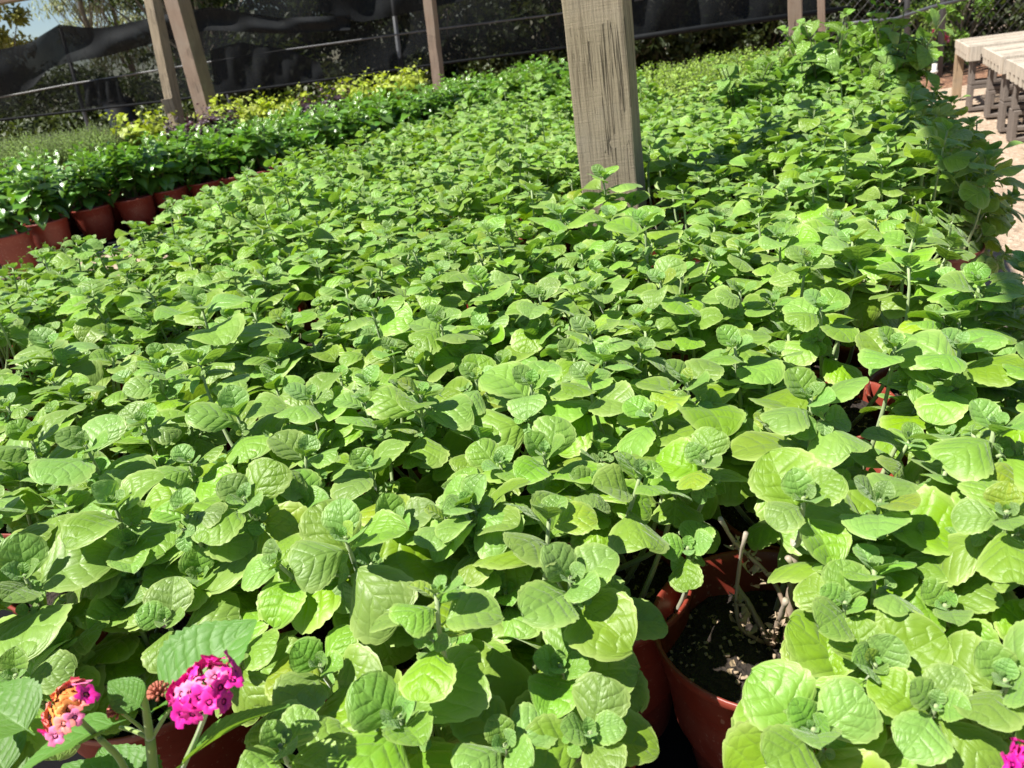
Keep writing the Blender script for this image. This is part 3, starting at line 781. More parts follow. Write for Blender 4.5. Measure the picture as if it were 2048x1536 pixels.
relabel((1205, 420), .90, 'fuzzy herb with a tall sprig standing in front of the big post')

# dry sticks, withered leaves and chips on the half-bare pot
def W(x, y, z): return at_z(x, y, z)
bx = bare_pot['thing']; bo = np.array([bare_xy[0], bare_xy[1], BENCH_Z])
def stick(pts, r, hollow=True):
    b = MB(); P = np.array([W(*q) for q in pts]) - bo
    n = 14; tt = np.linspace(0, 1, len(P)); ti = np.linspace(0, 1, n)
    Q = np.stack([np.interp(ti, tt, P[:, c]) for c in range(3)], 1)
    for _ in range(2): Q[1:-1] = (Q[:-2] + 2 * Q[1:-1] + Q[2:]) / 4
    Q[1:-1] += rng.normal(0, .0005, (n - 2, 3))
    rad = np.linspace(r * 1.15, r, n) * (1 + .14 * np.sin(np.arange(n) * 2.1)); rad[-1] *= 1.12
    b.tube(Q, rad, 9, tint=np.linspace(1, 0, n), cap=True)
    b.build('dry_stick', M['drystick'], bx)
    return Q
q1 = stick([(1575, 1300, .772), (1568, 1190, .80), (1520, 1130, .83), (1465, 1085, .855), (1441, 1038, .905)], .0019)
q2 = stick([(1530, 1285, .757), (1488, 1270, .765), (1470, 1230, .785), (1475, 1150, .83), (1492, 1066, .888)], .0017)
q3 = stick([(1545, 1290, .757), (1555, 1250, .79), (1572, 1200, .83)], .0024)
q4 = stick([(1540, 1290, .757), (1500, 1210, .785), (1470, 1170, .80)], .0026)
q5 = stick([(1575, 1300, .757), (1580, 1200, .80), (1592, 1080, .86)], .0040)
q6 = stick([(1640, 1240, .78), (1600, 1165, .82), (1575, 1115, .85)], .0022)
b = MB()
for Q, idx in ((q1, (6, 7, 8, 9, 10)), (q2, (6, 7, 8, 3)), (q3, (3, 5, 6, 7, 8, 9))):
    for i in idx:
        for _ in range(3):
            n = 1; D = rng.normal(0, 1, (1, 3)); D[0, 2] -= .6
            leaf_set(b, Q[i][None] + rng.normal(0, .003, (1, 3)), D, rng.normal(0, 1, (1, 3)), np.array([random.uniform(.008, .017)]), np.array([.9]), np.array([random.uniform(1.5, 3.4)]), np.array([.9]), np.array([[.5, random.random(), 0]]), prof_gloss, NS=9, NQ=4, wav=.12)
b.build('withered_leaf', M['dryleaf'], bx)
chips = MB()
for k in range(55):
    a = random.uniform(2.2, 6.0); q = RIM_R * .85 * math.sqrt(random.random())
    s3 = np.array([random.uniform(.0015, .006), random.uniform(.0015, .004), random.uniform(.001, .003)])
    Mx = np.array(Matrix.Rotation(random.uniform(0, 6), 3, Vector((random.random(), random.random(), random.random() + .1))))
    chips.box((q * math.cos(a), q * math.sin(a), POT_H - .043), s3, Mx)
chips.build('bark_chips', M['dryleaf'], bx)['kind'] = 'stuff'

# ------------------------------------------------------------------ benches under the beds
def bench(name, label, s0, s1, t0, t1, origin=None, rz=BED_RZ, z=BENCH_Z, u=UB, v=VB, o=np.zeros(2)):
    c = o + u * (s0 + s1) / 2 + v * (t0 + t1) / 2
    t = thing(name, label, 'bench', (c[0], c[1], 0), rz)
    Lx, Ly = t1 - t0, s1 - s0
    b = MB(); b.box((0, 0, z - .006), (Lx, Ly, .008)); b.build('ground_cloth', M['ground_cloth'], t)
    b = MB()
    n = int(Lx / .14)
    for i in range(n): b.box((-Lx / 2 + .07 + i * Lx / n, 0, z - .025), (.09, Ly, .026))
    b.build('slat_top', M['slat'], t)
    for yy in np.linspace(-Ly / 2 + .3, Ly / 2 - .3, max(2, int(Ly / 1.4))):
        for xx in (-Lx / 2 + .25, Lx / 2 - .25):
            b = MB(); b.box((xx, yy, (z - .04) / 2), (.19, .39, z - .04)); b.build('leg', M['concrete'], t, False, bevel=.006)
    return t
bench('herb_bench', 'long low bench under the dense bed of fuzzy herbs', .18, 6.2, -2.0, .30)

# ------------------------------------------------------------------ lantana pots at the front
def lantana_leaf_arr(specs, t, o):
    """specs: base px, tip px, z base, z tip, width factor, arch, roll"""
    acc = Acc()
    for (b0, t0, zb, zt, wf, ar, nrm) in specs:
        A = W(b0[0], b0[1], zb) - o; B = W(t0[0], t0[1], zt) - o
        D = B - A; L = np.linalg.norm(D) * 1.03
        N = np.array(nrm, float)
        # tilt the chord up a little so the arched blade ends on the tip
        Dn = D / np.linalg.norm(D); Nn = N - (N @ Dn) * Dn; Nn /= np.linalg.norm(Nn)
        Dd = math.cos(ar / 2) * Dn + math.sin(ar / 2) * Nn
        acc.put(A, Dd, Nn - (Nn @ Dd) * Dd, L, wf, ar, .25, (random.random() * .6, random.random(), .4))
    return acc
def floret(b, c, nrm, r):
    """five-lobed flower with a short tube"""
    nrm = nrm / np.linalg.norm(nrm); A, B = perp(nrm); n = 5
    tw = random.uniform(0, 6.28); V = [c - nrm * r * .10]; 
    for ring, (rr, hh) in enumerate(((.28, 0), (.72, .16), (1.0, .06))):
        for k in range(20):
            a = k * 2 * math.pi / 20
            lob = 1 - .34 * (ring / 2) * (math.cos(n * a / 1 + 0) * .5 + .5) ** 3
            q = r * rr * lob * (1 + .06 * random.gauss(0, 1) * (ring > 0))
            V.append(c + q * (math.cos(a + tw) * A + math.sin(a + tw) * B) + nrm * r * (hh + .10 * random.gauss(0, 1) * (ring > 1)))
    F4 = []; F3 = [[0, 1 + k, 1 + (k + 1) % 20] for k in range(20)]
    for ring in range(2):
        for k in range(20):
            a, bb = 1 + ring * 20 + k, 1 + ring * 20 + (k + 1) % 20
            F4.append([a, bb, bb + 20, a + 20])
    b.add(np.array(V), [np.array(F3), np.array(F4)])
def flower_head(t, o, centre, axis, rad, cols, n=38, flat=.40, fl=.0052, name='flower_head'):
    axis = np.array(axis, float); axis /= np.linalg.norm(axis); A, B = perp(axis)
    stalk = MB(); flo = []
    ctr = centre - o
    for k in range(n):
        f = (k + .5) / n; th = math.acos(1 - f * .86); ph = k * 2.39996 + random.gauss(0, .12)
        d = math.sin(th) * (math.cos(ph) * A + math.sin(ph) * B) + math.cos(th) * axis * flat
        rr = rad * random.uniform(.88, 1.07)
        p_ = ctr + d * rr
        c = cols[min(len(cols) - 1, max(0, int(f * len(cols) + random.gauss(0, .5))))]
        nn = d + axis * .15 + rng.normal(0, .22, 3)
        fb = MB(); floret(fb, p_, nn, fl * random.uniform(.8, 1.15)); flo.append((fb, c))
        stalk.tube(np.array([ctr - axis * rad * .42, ctr - axis * rad * .1 + d * rr * .5, p_ - nn / np.linalg.norm(nn) * fl * .2]), [.0007, .0006, .0010], 5)
    head = stalk.build(name, M['bud'], t)
    for fb, c in flo: fb.build('floret', M[c], head)
    return head

lp = W(290, 1800, RIM_Z)
lan = thing('potted_lantana', 'lantana with a magenta and an orange-pink flower head in front of the herbs', 'potted flower', (lp[0], lp[1], BENCH_Z), 0)
lo = np.array([lp[0], lp[1], BENCH_Z]); put_pot(lan)
stm = MB()
def tubepx(b, pts, r, sides=8):
    P = np.array([W(*q) for q in pts]) - lo; n = 12; tt = np.linspace(0, 1, len(P)); ti = np.linspace(0, 1, n)
    Q = np.stack([np.interp(ti, tt, P[:, c]) for c in range(3)], 1)
    for _ in range(2): Q[1:-1] = (Q[:-2] + 2 * Q[1:-1] + Q[2:]) / 4
    b.tube(Q, r if np.ndim(r) == 0 else np.linspace(r[0], r[1], n), sides, tint=np.zeros(n))
tubepx(stm, [(300, 1690, .775), (312, 1600, .84), (300, 1475, .90)], (.0042, .0036))
tubepx(stm, [(300, 1476, .90), (292, 1420, .925), (285, 1370, .945)], (.0032, .0020))
tubepx(stm, [(306, 1472, .90), (325, 1440, .915), (352, 1398, .935)], (.0016, .0012))
tubepx(stm, [(365, 1536, .885), (395, 1470, .92), (416, 1415, .962)], (.0020, .0016))
tubepx(stm, [(300, 1690, .78), (350, 1570, .85), (365, 1536, .885)], (.0022, .0020))
tubepx(stm, [(262, 1560, .87), (235, 1510, .895), (200, 1478, .918)], (.0024, .0020))
tubepx(stm, [(300, 1690, .78), (285, 1600, .84), (262, 1560, .87)], (.0024, .0024))
tubepx(stm, [(200, 1478, .915), (165, 1445, .935), (145, 1420, .952)], (.0018, .0015))
tubepx(stm, [(298, 1470, .902), (270, 1445, .915), (242, 1425, .93)], (.0013, .0010))
tubepx(stm, [(300, 1476, .90), (265, 1460, .905), (240, 1455, .905)], (.0018, .0013))
stm.build('stem', M['lstem'], lan)
mb = MB()
specs = [((318, 1440), (508, 1245), .925, .955, 1.15, .25, (-.25, -.5, .8)),     # big upper leaf behind the magenta head
         ((252, 1440), (30, 1556), .915, .905, .95, .6, (.0, .30, .9)),          # long lower left, edge to the camera
         ((345, 1545), (576, 1412), .890, .905, 1.0, .5, (-.2, .5, .85)),         # lower right
         ((288, 1420), (218, 1365), .935, .950, 1.05, .3, (.1, -.5, .8)),
         ((300, 1425), (385, 1400), .930, .935, .9, .5, (.0, .45, .9)),
         ((70, 1470), (-45, 1385), .905, .915, .95, .4, (.2, -.25, .9)),
         ((60, 1580), (-50, 1500), .86, .88, 1.0, .4, (.1, -.2, .9)),
         ((230, 1600), (60, 1640), .86, .85, 1.1, .4, (.1, -.2, .9)),
         ((280, 1640), (70, 1600), .85, .875, 1.2, .4, (.0, -.2, .95)), ((270, 1660), (110, 1700), .83, .86, 1.2, .4, (.0, -.2, .95)), ((280, 1620), (130, 1530), .855, .885, 1.1, .4, (.0, -.3, .9)),  # added low leaves, mostly out of view, to shade the red pot
         ((290, 1650), (200, 1500), .835, .862, 1.1, .4, (.1, -.4, .9)),
         ((300, 1650), (470, 1620), .84, .85, 1.1, .5, (-.1, -.3, .9)),
         ((20, 1560), (-40, 1450), .87, .885, 1.0, .4, (.1, -.2, .9))]
lantana_leaf_arr(specs, lan, lo).flush(mb, prof_lant, NS=44, NQ=12, teeth=17, tamp=.13, puff=.005, wav=.012, saw=True)
mb.build('foliage', M['lantana'], lan)
flower_head(lan, lo, W(414, 1380, .975), (-.12, -.12, 1), .0205, ['pinkpetal', 'magenta', 'magenta', 'magenta', 'magenta', 'deep_magenta'], 24, fl=.0072)
flower_head(lan, lo, W(138, 1420, .955), (-.45, -.25, .8), .0180, ['orange', 'orange', 'coral', 'coral', 'pinkpetal', 'pinkpetal', 'magenta'], 24, fl=.0070)
for (x, y, z) in ((318, 1385, .945), (238, 1421, .935)):
    c = W(x, y, z) - lo; b = MB()
    for k in range(26):
        f = (k + .5) / 26; th = math.acos(1 - f * 1.05); ph = k * 2.4
        d = np.array([math.sin(th) * math.cos(ph), math.sin(th) * math.sin(ph), math.cos(th)])
        b.tube(np.array([c - UP * .003, c + d * .0045, c + d * .0075]), [.0004, .0006, .0012], 5)
    b.build('flower_bud', M['bud'], lan)

lp2 = W(2200, 1600, RIM_Z)
lan2 = thing('potted_lantana', 'lantana showing one small magenta flower head at the path end of the front row', 'potted flower', (lp2[0], lp2[1], BENCH_Z), 0)
lo2 = np.array([lp2[0], lp2[1], BENCH_Z]); put_pot(lan2)
hc = W(2056, 1522, .925)
b = MB(); b.tube(bez(np.array([0, 0, POT_H - .03]), np.array([-.02, 0, .24]), hc - lo2, 10), .002, 8, tint=np.zeros(10)); b.build('stem', M['lstem'], lan2)
flower_head(lan2, lo2, hc, (-.2, -.2, .9), .0105, ['magenta', 'magenta', 'deep_magenta'], 13)
acc = Acc(); mb = MB()
for k in range(8):
    a = k * 2.4; acc.put(np.array([0, 0, .22 + .01 * k]), np.array([math.cos(a), math.sin(a), .35]), UP, .06, 1.0, .5, .2, (.4, random.random(), .3))
acc.flush(mb, prof_lant, NS=24, NQ=8, teeth=15, tamp=.13, puff=.010, saw=True); mb.build('foliage', M['lantana'], lan2)

# ------------------------------------------------------------------ other plants: generic bushy builder
def bushy(acc, smb, n_st, h0, h1, spread, nodes, leafL, prof_w=1.0, z0=POT_H - .03, droop=.6, seed=0, opp=True, th=(35, 80), agek=1.0, stemr=.002):
    g = random.Random(seed)
    for k in range(n_st):
        a = g.uniform(0, 6.28); q = spread * math.sqrt(g.random())
        base = np.array([.35 * q * math.cos(a), .35 * q * math.sin(a), z0])
        tip = np.array([q * math.cos(a), q * math.sin(a), z0 + g.uniform(h0, h1)])
        P = bez(base, np.array([base[0], base[1], (base[2] + tip[2]) * .55]), tip, 8)
        smb.tube(P, np.linspace(stemr, stemr * .5, 8), 5, tint=np.linspace(1, 0, 8))
        T = P[-1] - P[-2]; T /= np.linalg.norm(T)
        for i in range(nodes):
            f = 1 - i / nodes * .85
            pos = np.array([np.interp(f, np.linspace(0, 1, 8), P[:, c]) for c in range(3)])
            A, B = perp(T)
            for s2 in range(2 if opp else 1):
                aa = i * (math.pi / 2 if opp else 2.4) + s2 * math.pi + a + g.gauss(0, .25)
                E_ = math.cos(aa) * A + math.sin(aa) * B
                tt = R(th[0] + (th[1] - th[0]) * min(1, i / 3.0) + g.gauss(0, 10))
                D = math.cos(tt) * T + math.sin(tt) * E_
                N = T - (T @ D) * D + .4 * UP
                L = leafL * min(1, .30 + .28 * i) * g.uniform(.8, 1.15)
                acc.put(pos, D, N, L, prof_w * g.uniform(.9, 1.1), g.uniform(.3, 1.1) * droop * 1.6, g.uniform(.0, .5), (min(1, i / 4.0) * g.uniform(.7, 1.1) * agek, g.random(), g.random() * .8))
def make_kind(kind, seed, pot=True, t=None):
    acc = Acc(); smb = MB(); mb = MB()
    if kind == 'gloss':
        bushy(acc, smb, 8, .13, .31, .115, 6, .105, 1.0, seed=seed, stemr=.0028); acc.flush(mb, prof_gloss, NS=10, NQ=4, wav=.03); mats = ('gloss', 'gstem')
    elif kind == 'basil':
        bushy(acc, smb, 10, .16, .32, .13, 5, .108, 1.12, seed=seed, droop=1.0, stemr=.003)
        acc.flush(mb, prof_basil, NS=12, NQ=6, wav=.03, puff=.012); mats = ('basil', 'gstem')
    elif kind == 'bush_basil':
        bushy(acc, smb, 30, .15, .24, .14, 6, .034, 1.15, seed=seed); acc.flush(mb, prof_basil, NS=6, NQ=2, wav=.02); mats = ('bushb', 'gstem')
    elif kind == 'mint':
        bushy(acc, smb, 16, .07, .17, .11, 7, .036, 1.0, seed=seed); acc.flush(mb, prof_basil, NS=16, NQ=6, teeth=7, tamp=.16, saw=True, puff=.01); mats = ('mint', 'gstem')
    elif kind in ('lime', 'purple'):
        bushy(acc, smb, 18, .14, .27, .17, 6, .068, 1.0, seed=seed, opp=False); acc.flush(mb, prof_heart, NS=12, NQ=6, wav=.05); mats = (kind, 'gstem')
    elif kind == 'fern':
        bushy(acc, smb, 60, .13, .24, .15, 11, .020, 1.0, seed=seed); acc.flush(mb, prof_long, NS=3, NQ=2); mats = ('fern', 'gstem')
    smb.build('stem', M[mats[1]], t); mb.build('foliage', M[mats[0]], t)
PROTO = {}
def place(kind, xy, label, cat, group, nvar=4, z=BENCH_Z, scale=1.0, name=None):
    k = random.randrange(nvar)
    if (kind, k) not in PROTO:
        t = thing(name or 'potted_plant', label, cat, group=group); put_pot(t); make_kind(kind, hash((kind, k)) % 1000 if False else len(PROTO) * 13 + 5, True, t); PROTO[(kind, k)] = t
    else: t = copy_tree(PROTO[(kind, k)])
    t.location = (xy[0], xy[1], z); t.rotation_euler = (0, 0, random.uniform(0, 6.28))
    t['label'] = label; t['category'] = cat; t['group'] = group
    sc_ = random.uniform(.9, 1.12) * scale
    for ch in t.children:
        if ch.name.startswith(('foliage', 'stem')): ch.scale = (sc_, sc_, sc_); ch.location = (0, 0, (POT_H - .03) * (1 - sc_))
    return t

# far end of the main bed: bush basil, basil
for i, (s_, t_) in enumerate([(3.85 + .23 * a, -1.15 + .23 * c + .1 * (a % 2)) for a in range(9) for c in range(4)]):
    xy = bed(s_, t_)
    place('bush_basil', xy, 'fine-leaved lime green bush basil between the big post and the tall basil', 'bush basil', 'bush basil pots', 3, name='potted_bush_basil')
for i, (s_, t_) in enumerate([(3.12 + .25 * a, -.36 + .225 * c + .06 * (a % 2)) for a in range(5) for c in range(3)]):
    place('basil', bed(s_, t_), 'tall glossy basil in the clump at the far path corner of the bed', 'basil', 'tall basil pots', 4, scale=1.0 if t_ < -.2 or s_ < 3.2 else 1.24, name='potted_basil')
for i, (px, py) in enumerate([(960, 235), (1010, 215), (1090, 205), (1130, 190), (1060, 185)]):
    xy = at_z(px, py, RIM_Z + .08)[:2]
    place('basil', xy, 'bright basil in the small group between the glossy plants and the big post', 'basil', 'small basil group', 4, scale=1.0, name='potted_basil')

# mint beside the near corner of the main bed
for (px, py, lb) in ((105, 520, 'small-leaved bright mint tuft at the outer corner of the fuzzy herb bed'), (20, 560, 'small-leaved mint lower down, next to the taller mint tuft')):
    xy = at_z(px, py, .90)[:2]; place('mint', xy, lb, 'mint', 'mint pots', 2, scale=1.05, name='potted_mint')

# ------------------------------------------------------------------ the second bed: glossy plants, vines, feathery plants
front = [(15, 468), (90, 441), (180, 414), (266, 395), (335, 378), (410, 362), (470, 350), (530, 338), (590, 325), (650, 311), (705, 297), (760, 283), (815, 268), (870, 252), (920, 238)]
fw = [at_z(x, y, RIM_Z)[:2] for x, y in front]
dirb = fw[12] - fw[2]; dirb /= np.linalg.norm(dirb); nb = np.array([-dirb[1], dirb[0]])
VZ = BENCH_Z + .13
glossy_lab = ['glossy dark green plant in the front pot row by the gap', 'glossy dark green plant in the second pot row, behind the front pots', 'glossy dark green plant in the third row, in front of the lime vines']
for i, q in enumerate(fw):
    t = place('gloss', q, glossy_lab[0], 'glossy plant', 'glossy plants across the gap', 5, name='potted_glossy_plant')
    if i == 3: t['label'] = 'glossy plant whose whole red pot shows above the black bench edge'
length = np.linalg.norm(fw[-1] - fw[1])
for row in (1, 2, 3, 4):
    k = -.5
    while k < length + .9:
        q = fw[1] + dirb * (k + .1 * row) + nb * (.215 * row) + rng.normal(0, .015, 2)
        x, y, d = proj((q[0], q[1], .95))
        if -60 < x < 1150: place('gloss', q, glossy_lab[1] if row == 1 else glossy_lab[2], 'glossy plant', 'glossy plants across the gap', 5, name='potted_glossy_plant')
        k += .225
for row in (5, 6):
    k = -.9
    while k < length + 1.0:
        q = fw[1] + dirb * (k + .13 * row) + nb * (.235 * row) + rng.normal(0, .03, 2)
        x, y, d = proj((q[0], q[1], .92))
        if -60 < x < 850:
            f = random.random()
            if x < 235 and row >= 5: place('fern', q, 'feathery light green plant in the patch below the shade net', 'feathery plant', 'feathery plants at the back', 3, scale=1.15, z=VZ, name='potted_feathery_plant')
            elif f < (.42 if row == 4 else .68): place('lime', q, 'lime yellow vine among the purple vines behind the glossy plants', 'vine', 'lime vines', 3, scale=1.15, z=VZ, name='potted_lime_vine')
            else: place('purple', q, 'dark purple vine among the lime vines behind the glossy plants', 'vine', 'purple vines', 3, scale=1.0, z=VZ, name='potted_purple_vine')
        k += .235
for row in (7, 8, 9):
    k = -1.6
    while k < 1.9:
        q = fw[1] + dirb * k + nb * (.235 * row)
        x, y, d = proj((q[0], q[1], .92))
        if -60 < x < 245: place('fern', q, 'feathery light green plant in the patch below the shade net', 'feathery plant', 'feathery plants at the back', 3, scale=1.15, z=VZ, name='potted_feathery_plant')
        k += .235
# one orange marigold bloom
c = at_z(12, 262, .93); b = MB()
for k in range(26):
    th = math.acos(1 - (k + .5) / 26); ph = k * 2.4
    d = np.array([math.sin(th) * math.cos(ph), math.sin(th) * math.sin(ph), math.cos(th)])
    leaf_set(b, (d * .008)[None], d[None] + UP * .2, UP[None] + d[None] * .3, np.array([.03]), np.array([1.3]), np.array([.5]), np.array([.2]), np.array([[0, .5, 0]]), prof_basil, NS=4, NQ=2)
mg = thing('marigold', 'orange marigold bloom standing in the feathery green patch', 'flower', (c[0], c[1], BENCH_Z + .15))
b.build('flower_head', M['orange'], mg).location = (0, 0, c[2] - BENCH_Z - .15 + .03)
b = MB(); b.tube(np.array([[0, 0, 0], [0, 0, .08], [0, 0, c[2] - BENCH_Z - .12]]), .003, 6, tint=np.zeros(3)); b.build('stem', M['gstem'], mg)
# bench of the second bed
o2 = fw[1] - dirb * 1.2
az2 = math.atan2(dirb[0], dirb[1])
bench('glossy_bench', 'black cloth covered bench under the glossy dark green plants', -.3, length + 2.2, -1.02, .15, rz=-az2, u=dirb, v=-nb, o=o2)
bench('vine_bench', 'taller bench under the lime and purple vines and feathery plants', -1.0, length + 2.2, -2.4, -1.04, rz=-az2, z=VZ, u=dirb, v=-nb, o=o2)
b = MB(); rr_ = Matrix.Rotation(-az2, 3, 'Z')
pe = at_z(245, 462, BENCH_Z)
b.tube(np.array([[*(o2 + -nb * .155 + dirb * k), BENCH_Z - .012] for k in (-.3, 1, 2, length + 2.2)]), .012, 8)
tag(b.build('edge_pipe', M['steel'], None), 'shiny grey pipe along the black bench edge below the glossy pots', 'pipe')

# ------------------------------------------------------------------ ground
def sheet(name, mat, x0, x1, y0, y1, z, nx=40, ny=40, amp=.0, kind='structure', rz=0):
    b = MB(); xs = np.linspace(x0, x1, nx + 1); ys = np.linspace(y0, y1, ny + 1)
    X, Y = np.meshgrid(xs, ys, indexing='ij'); Z = z + amp * (np.sin(X * 2.1 + Y) * np.sin(Y * 1.7 - X * .6) + .5 * np.sin(5.1 * X) * np.sin(4.3 * Y))
    i = np.arange(nx)[:, None] * (ny + 1); j = np.arange(ny)[None]
    F = np.stack([i + j, i + ny + 1 + j, i + ny + 2 + j, i + j + 1], -1).reshape(-1, 4)
    b.add(np.stack([X, Y, Z], -1).reshape(-1, 3), F); o = b.build(name, mat); o['kind'] = kind; return o
sheet('ground', M['ground'], -60, 60, -20, 120, -.03, 200, 200, .012)
mu = MB(); nx, ny = 90, 14
X, Y = np.meshgrid(np.linspace(-12, 14, nx + 1), np.linspace(9.35, 13.5, ny + 1), indexing='ij')
edge = np.minimum(1, (Y - 9.35) / .6)
Z = -.03 + .10 * edge * (.7 + .3 * np.sin(3.1 * X + Y)) - .03 * (1 - edge)
i = np.arange(nx)[:, None] * (ny + 1); j = np.arange(ny)[None]
mu.add(np.stack([X, Y, Z], -1).reshape(-1, 3), np.stack([i + j, i + ny + 1 + j, i + ny + 2 + j, i + j + 1], -1).reshape(-1, 4))
o = mu.build('mulch', M['mulch']); o['kind'] = 'structure'

# ------------------------------------------------------------------ posts
def lumber(name, label, cx, cy, wx, wy, z0, z1, mat, rz=BED_RZ, lean=(0, 0), bev=.004, sub=True):
    b = MB(); n = 26 if sub else 2
    zs = np.linspace(z0, z1, n); ring = []
    for z in zs:
        for (sx, sy) in ((-1, -1), (1, -1), (1, 1), (-1, 1)):
            ring.append((sx * wx / 2 + (random.gauss(0, .0010) if sub else 0), sy * wy / 2 + (random.gauss(0, .0010) if sub else 0), z - z0))
    i = np.arange(n - 1)[:, None] * 4; j = np.arange(4)[None]; jn = (j + 1) % 4
    F = np.stack([i + j, i + jn, i + 4 + jn, i + 4 + j], -1).reshape(-1, 4)
    b.add(np.array(ring), [F, np.array([[3, 2, 1, 0]]), np.array([[4 * n - 4, 4 * n - 3, 4 * n - 2, 4 * n - 1]])])
    o = b.build(name, mat, None, False, bevel=bev); o.location = (cx, cy, z0); o.rotation_euler = (lean[0], lean[1], rz)
    tag(o, label, 'post'); return o
pc = bed(*POST_ST)
main = lumber('wooden_post', 'thick rough-sawn grey post rising out of the fuzzy herbs', .302, 1.775, .128, .10, 0, 2.70, M['post'], rz=-R(22))
def post_px(px_bottom, px_top, Y, wpx, label, mat, ratio=1.0, rz=BED_RZ, z1=2.7, wscale=1.0):
    a = at_y(*px_bottom, Y); bb = at_y(*px_top, Y)
    d = bb - a; k = (z1 - a[2]) / d[2]; top = a + d * k; bot = a + d * (-a[2] / d[2])
    dep = proj(a)[2]; wd = wpx * dep / FPX
    o = lumber('wooden_post', label, bot[0], bot[1], wd * wscale, wd * ratio, 0, z1, mat, rz=rz)
    ax = Vector(top - bot).normalized()
    q = Vector((0, 0, 1)).rotation_difference(ax) @ Matrix.Rotation(rz, 3, 'Z').to_quaternion()
    o.rotation_euler = q.to_euler(); return o
post_px((418, 232), (354, 0), 6.3, 33, 'reddish post with one pale side, the broader of the pair by the lime vines', M['post_red'], 1.0)
post_px((352, 232), (305, 0), 7.3, 22, 'slim grey post with a nailed block at its foot, the thinner of the pair', M['post'], 1.0)
post_px((876, 150), (859, 0), 7.6, 19, 'single reddish post standing behind the glossy plants', M['post_red'], 1.0)
post_px((1592, 90), (1590, 0), 4.9, 26, 'weathered post rising through the tall basil', M['post_red'], .9)
post_px((1644, 60), (1642, 0), 7.4, 14, 'thin orange-brown post just behind the post in the tall basil', M['post_red'], 1.0)
# nailed block at the foot of the slim post
c = at_y(338, 212, 7.22); b = MB(); b.box((0, 0, 0), (.09, .05, .12)); o = b.build('wooden_block', M['post'], None, False, bevel=.004); o.location = c; o.rotation_euler = (0, 0, .2)
tag(o, 'small wooden block nailed to the foot of the slim grey post', 'block')

# overhead beam, just in frame in one upper corner
a = at_y(-40, 12, 4.4); bb = at_y(75, -9, 4.4)
def beam(name, label, p0, p1, wx, wz, mat):
    p0, p1 = Vector(p0), Vector(p1); L = (p1 - p0).length
    b = MB(); b.box((0, 0, L / 2), (wx, wz, L)); o = b.build(name, mat, None, False, bevel=.004)
    o.location = p0; o.rotation_euler = (p1 - p0).to_track_quat('Z', 'Y').to_euler(); tag(o, label, 'beam'); return o
dd = (bb - a) / np.linalg.norm(bb - a)
beam('wooden_beam', 'dark brown overhead beam crossing the sky above the pale trees', a - dd * 2.5 + UP * .05, bb + dd * 1.5 + UP * .05, .06, .12, M['post_red'])
# beam that shades the path edge of the herb bed
zb = 2.75; hs = (zb - .97) / math.tan(SUN_EL); sh = np.array([-math.sin(SUN_AZ), -math.cos(SUN_AZ)]) * hs
tb = .225 - float(sh @ VB)
p0 = bed(-3.0, tb); p1 = bed(8.2, tb)
beam('shade_beam', 'long overhead beam that throws the dark stripe along the path edge of the herbs', (*p0, zb), (*p1, zb), .10, .09, M['post'])

# ------------------------------------------------------------------ shade nets, rails, fence
FY = 10.0
def net(name, label, top, bot, Y, mat, n=70, rows=14, bulge=.045, seed=0):
    """hanging net between a top and a bottom outline given in photo pixels on the fence plane"""
    g = np.random.default_rng(seed)
    T = np.array([at_y(x, y, Y) for x, y in top]); B_ = np.array([at_y(x, y, Y) for x, y in bot])
    u = np.linspace(0, 1, n)
    def res(P):
        d = np.concatenate([[0], np.cumsum(np.linalg.norm(np.diff(P, axis=0), axis=1))]); d /= d[-1]
        return np.stack([np.interp(u, d, P[:, c]) for c in range(3)], 1)
    T, B_ = res(T), res(B_)
    v = np.linspace(0, 1, rows)[:, None, None]
    P = T[None] * (1 - v) + B_[None] * v
    ph = g.random(4) * 6
    fold = bulge * (np.sin(23 * u + ph[0] + 2 * v[..., 0]) + .6 * np.sin(51 * u + ph[1] - 3 * v[..., 0]) + .4 * np.sin(9 * u + ph[2])) * np.sin(np.pi * np.clip(v[..., 0] * .9 + .1, 0, 1))
    P[..., 1] += fold
    b = MB(); i = np.arange(rows - 1)[:, None] * n; j = np.arange(n - 1)[None]
    b.add(P.reshape(-1, 3), np.stack([i + j, i + j + 1, i + n + j + 1, i + n + j], -1).reshape(-1, 4))
    o = b.build(name, mat); tag(o, label, 'shade net'); return o
net('shade_net', 'wide black see-through shade net hung behind the glossy plants', [(-400, 150), (0, 100), (60, 88), (118, 50), (160, 56), (205, 58), (350, 28), (420, 20), (700, -60), (1300, -190)],
    [(-400, 300), (0, 238), (350, 199), (700, 153), (1000, 108), (1300, 72)], FY, M['net'], seed=1)
net('shade_net', 'doubled dark fold of shade net sagging along the top of the wide net', [(-400, 148), (0, 98), (60, 86), (118, 48), (160, 54), (205, 56), (350, 26), (420, 14), (560, 36), (700, 30)],
    [(-400, 260), (0, 192), (60, 180), (100, 135), (145, 124), (215, 112), (330, 80), (420, 60), (560, 68), (700, 60)], FY - .15, M['net2'], seed=2)
net('shade_net', 'dark overlapping net panel hanging between the rail and the net hem', [(165, 168), (200, 158), (235, 155)], [(172, 215), (205, 210), (250, 206)], FY - .1, M['net2'], n=16, bulge=.02, seed=3)
net('shade_net', 'dark net panel beside the reddish post, below the sagging fold', [(420, 100), (480, 84), (580, 100), (640, 125)], [(430, 192), (500, 180), (580, 166), (650, 158)], FY - .12, M['net2'], n=24, bulge=.02, seed=4)
net('shade_net', 'brownish net panel hung between the big post and the basil', [(1240, -60), (1400, -90), (1650, -130)], [(1250, 78), (1400, 55), (1660, 16)], FY - .1, M['net2'], n=30, seed=5)
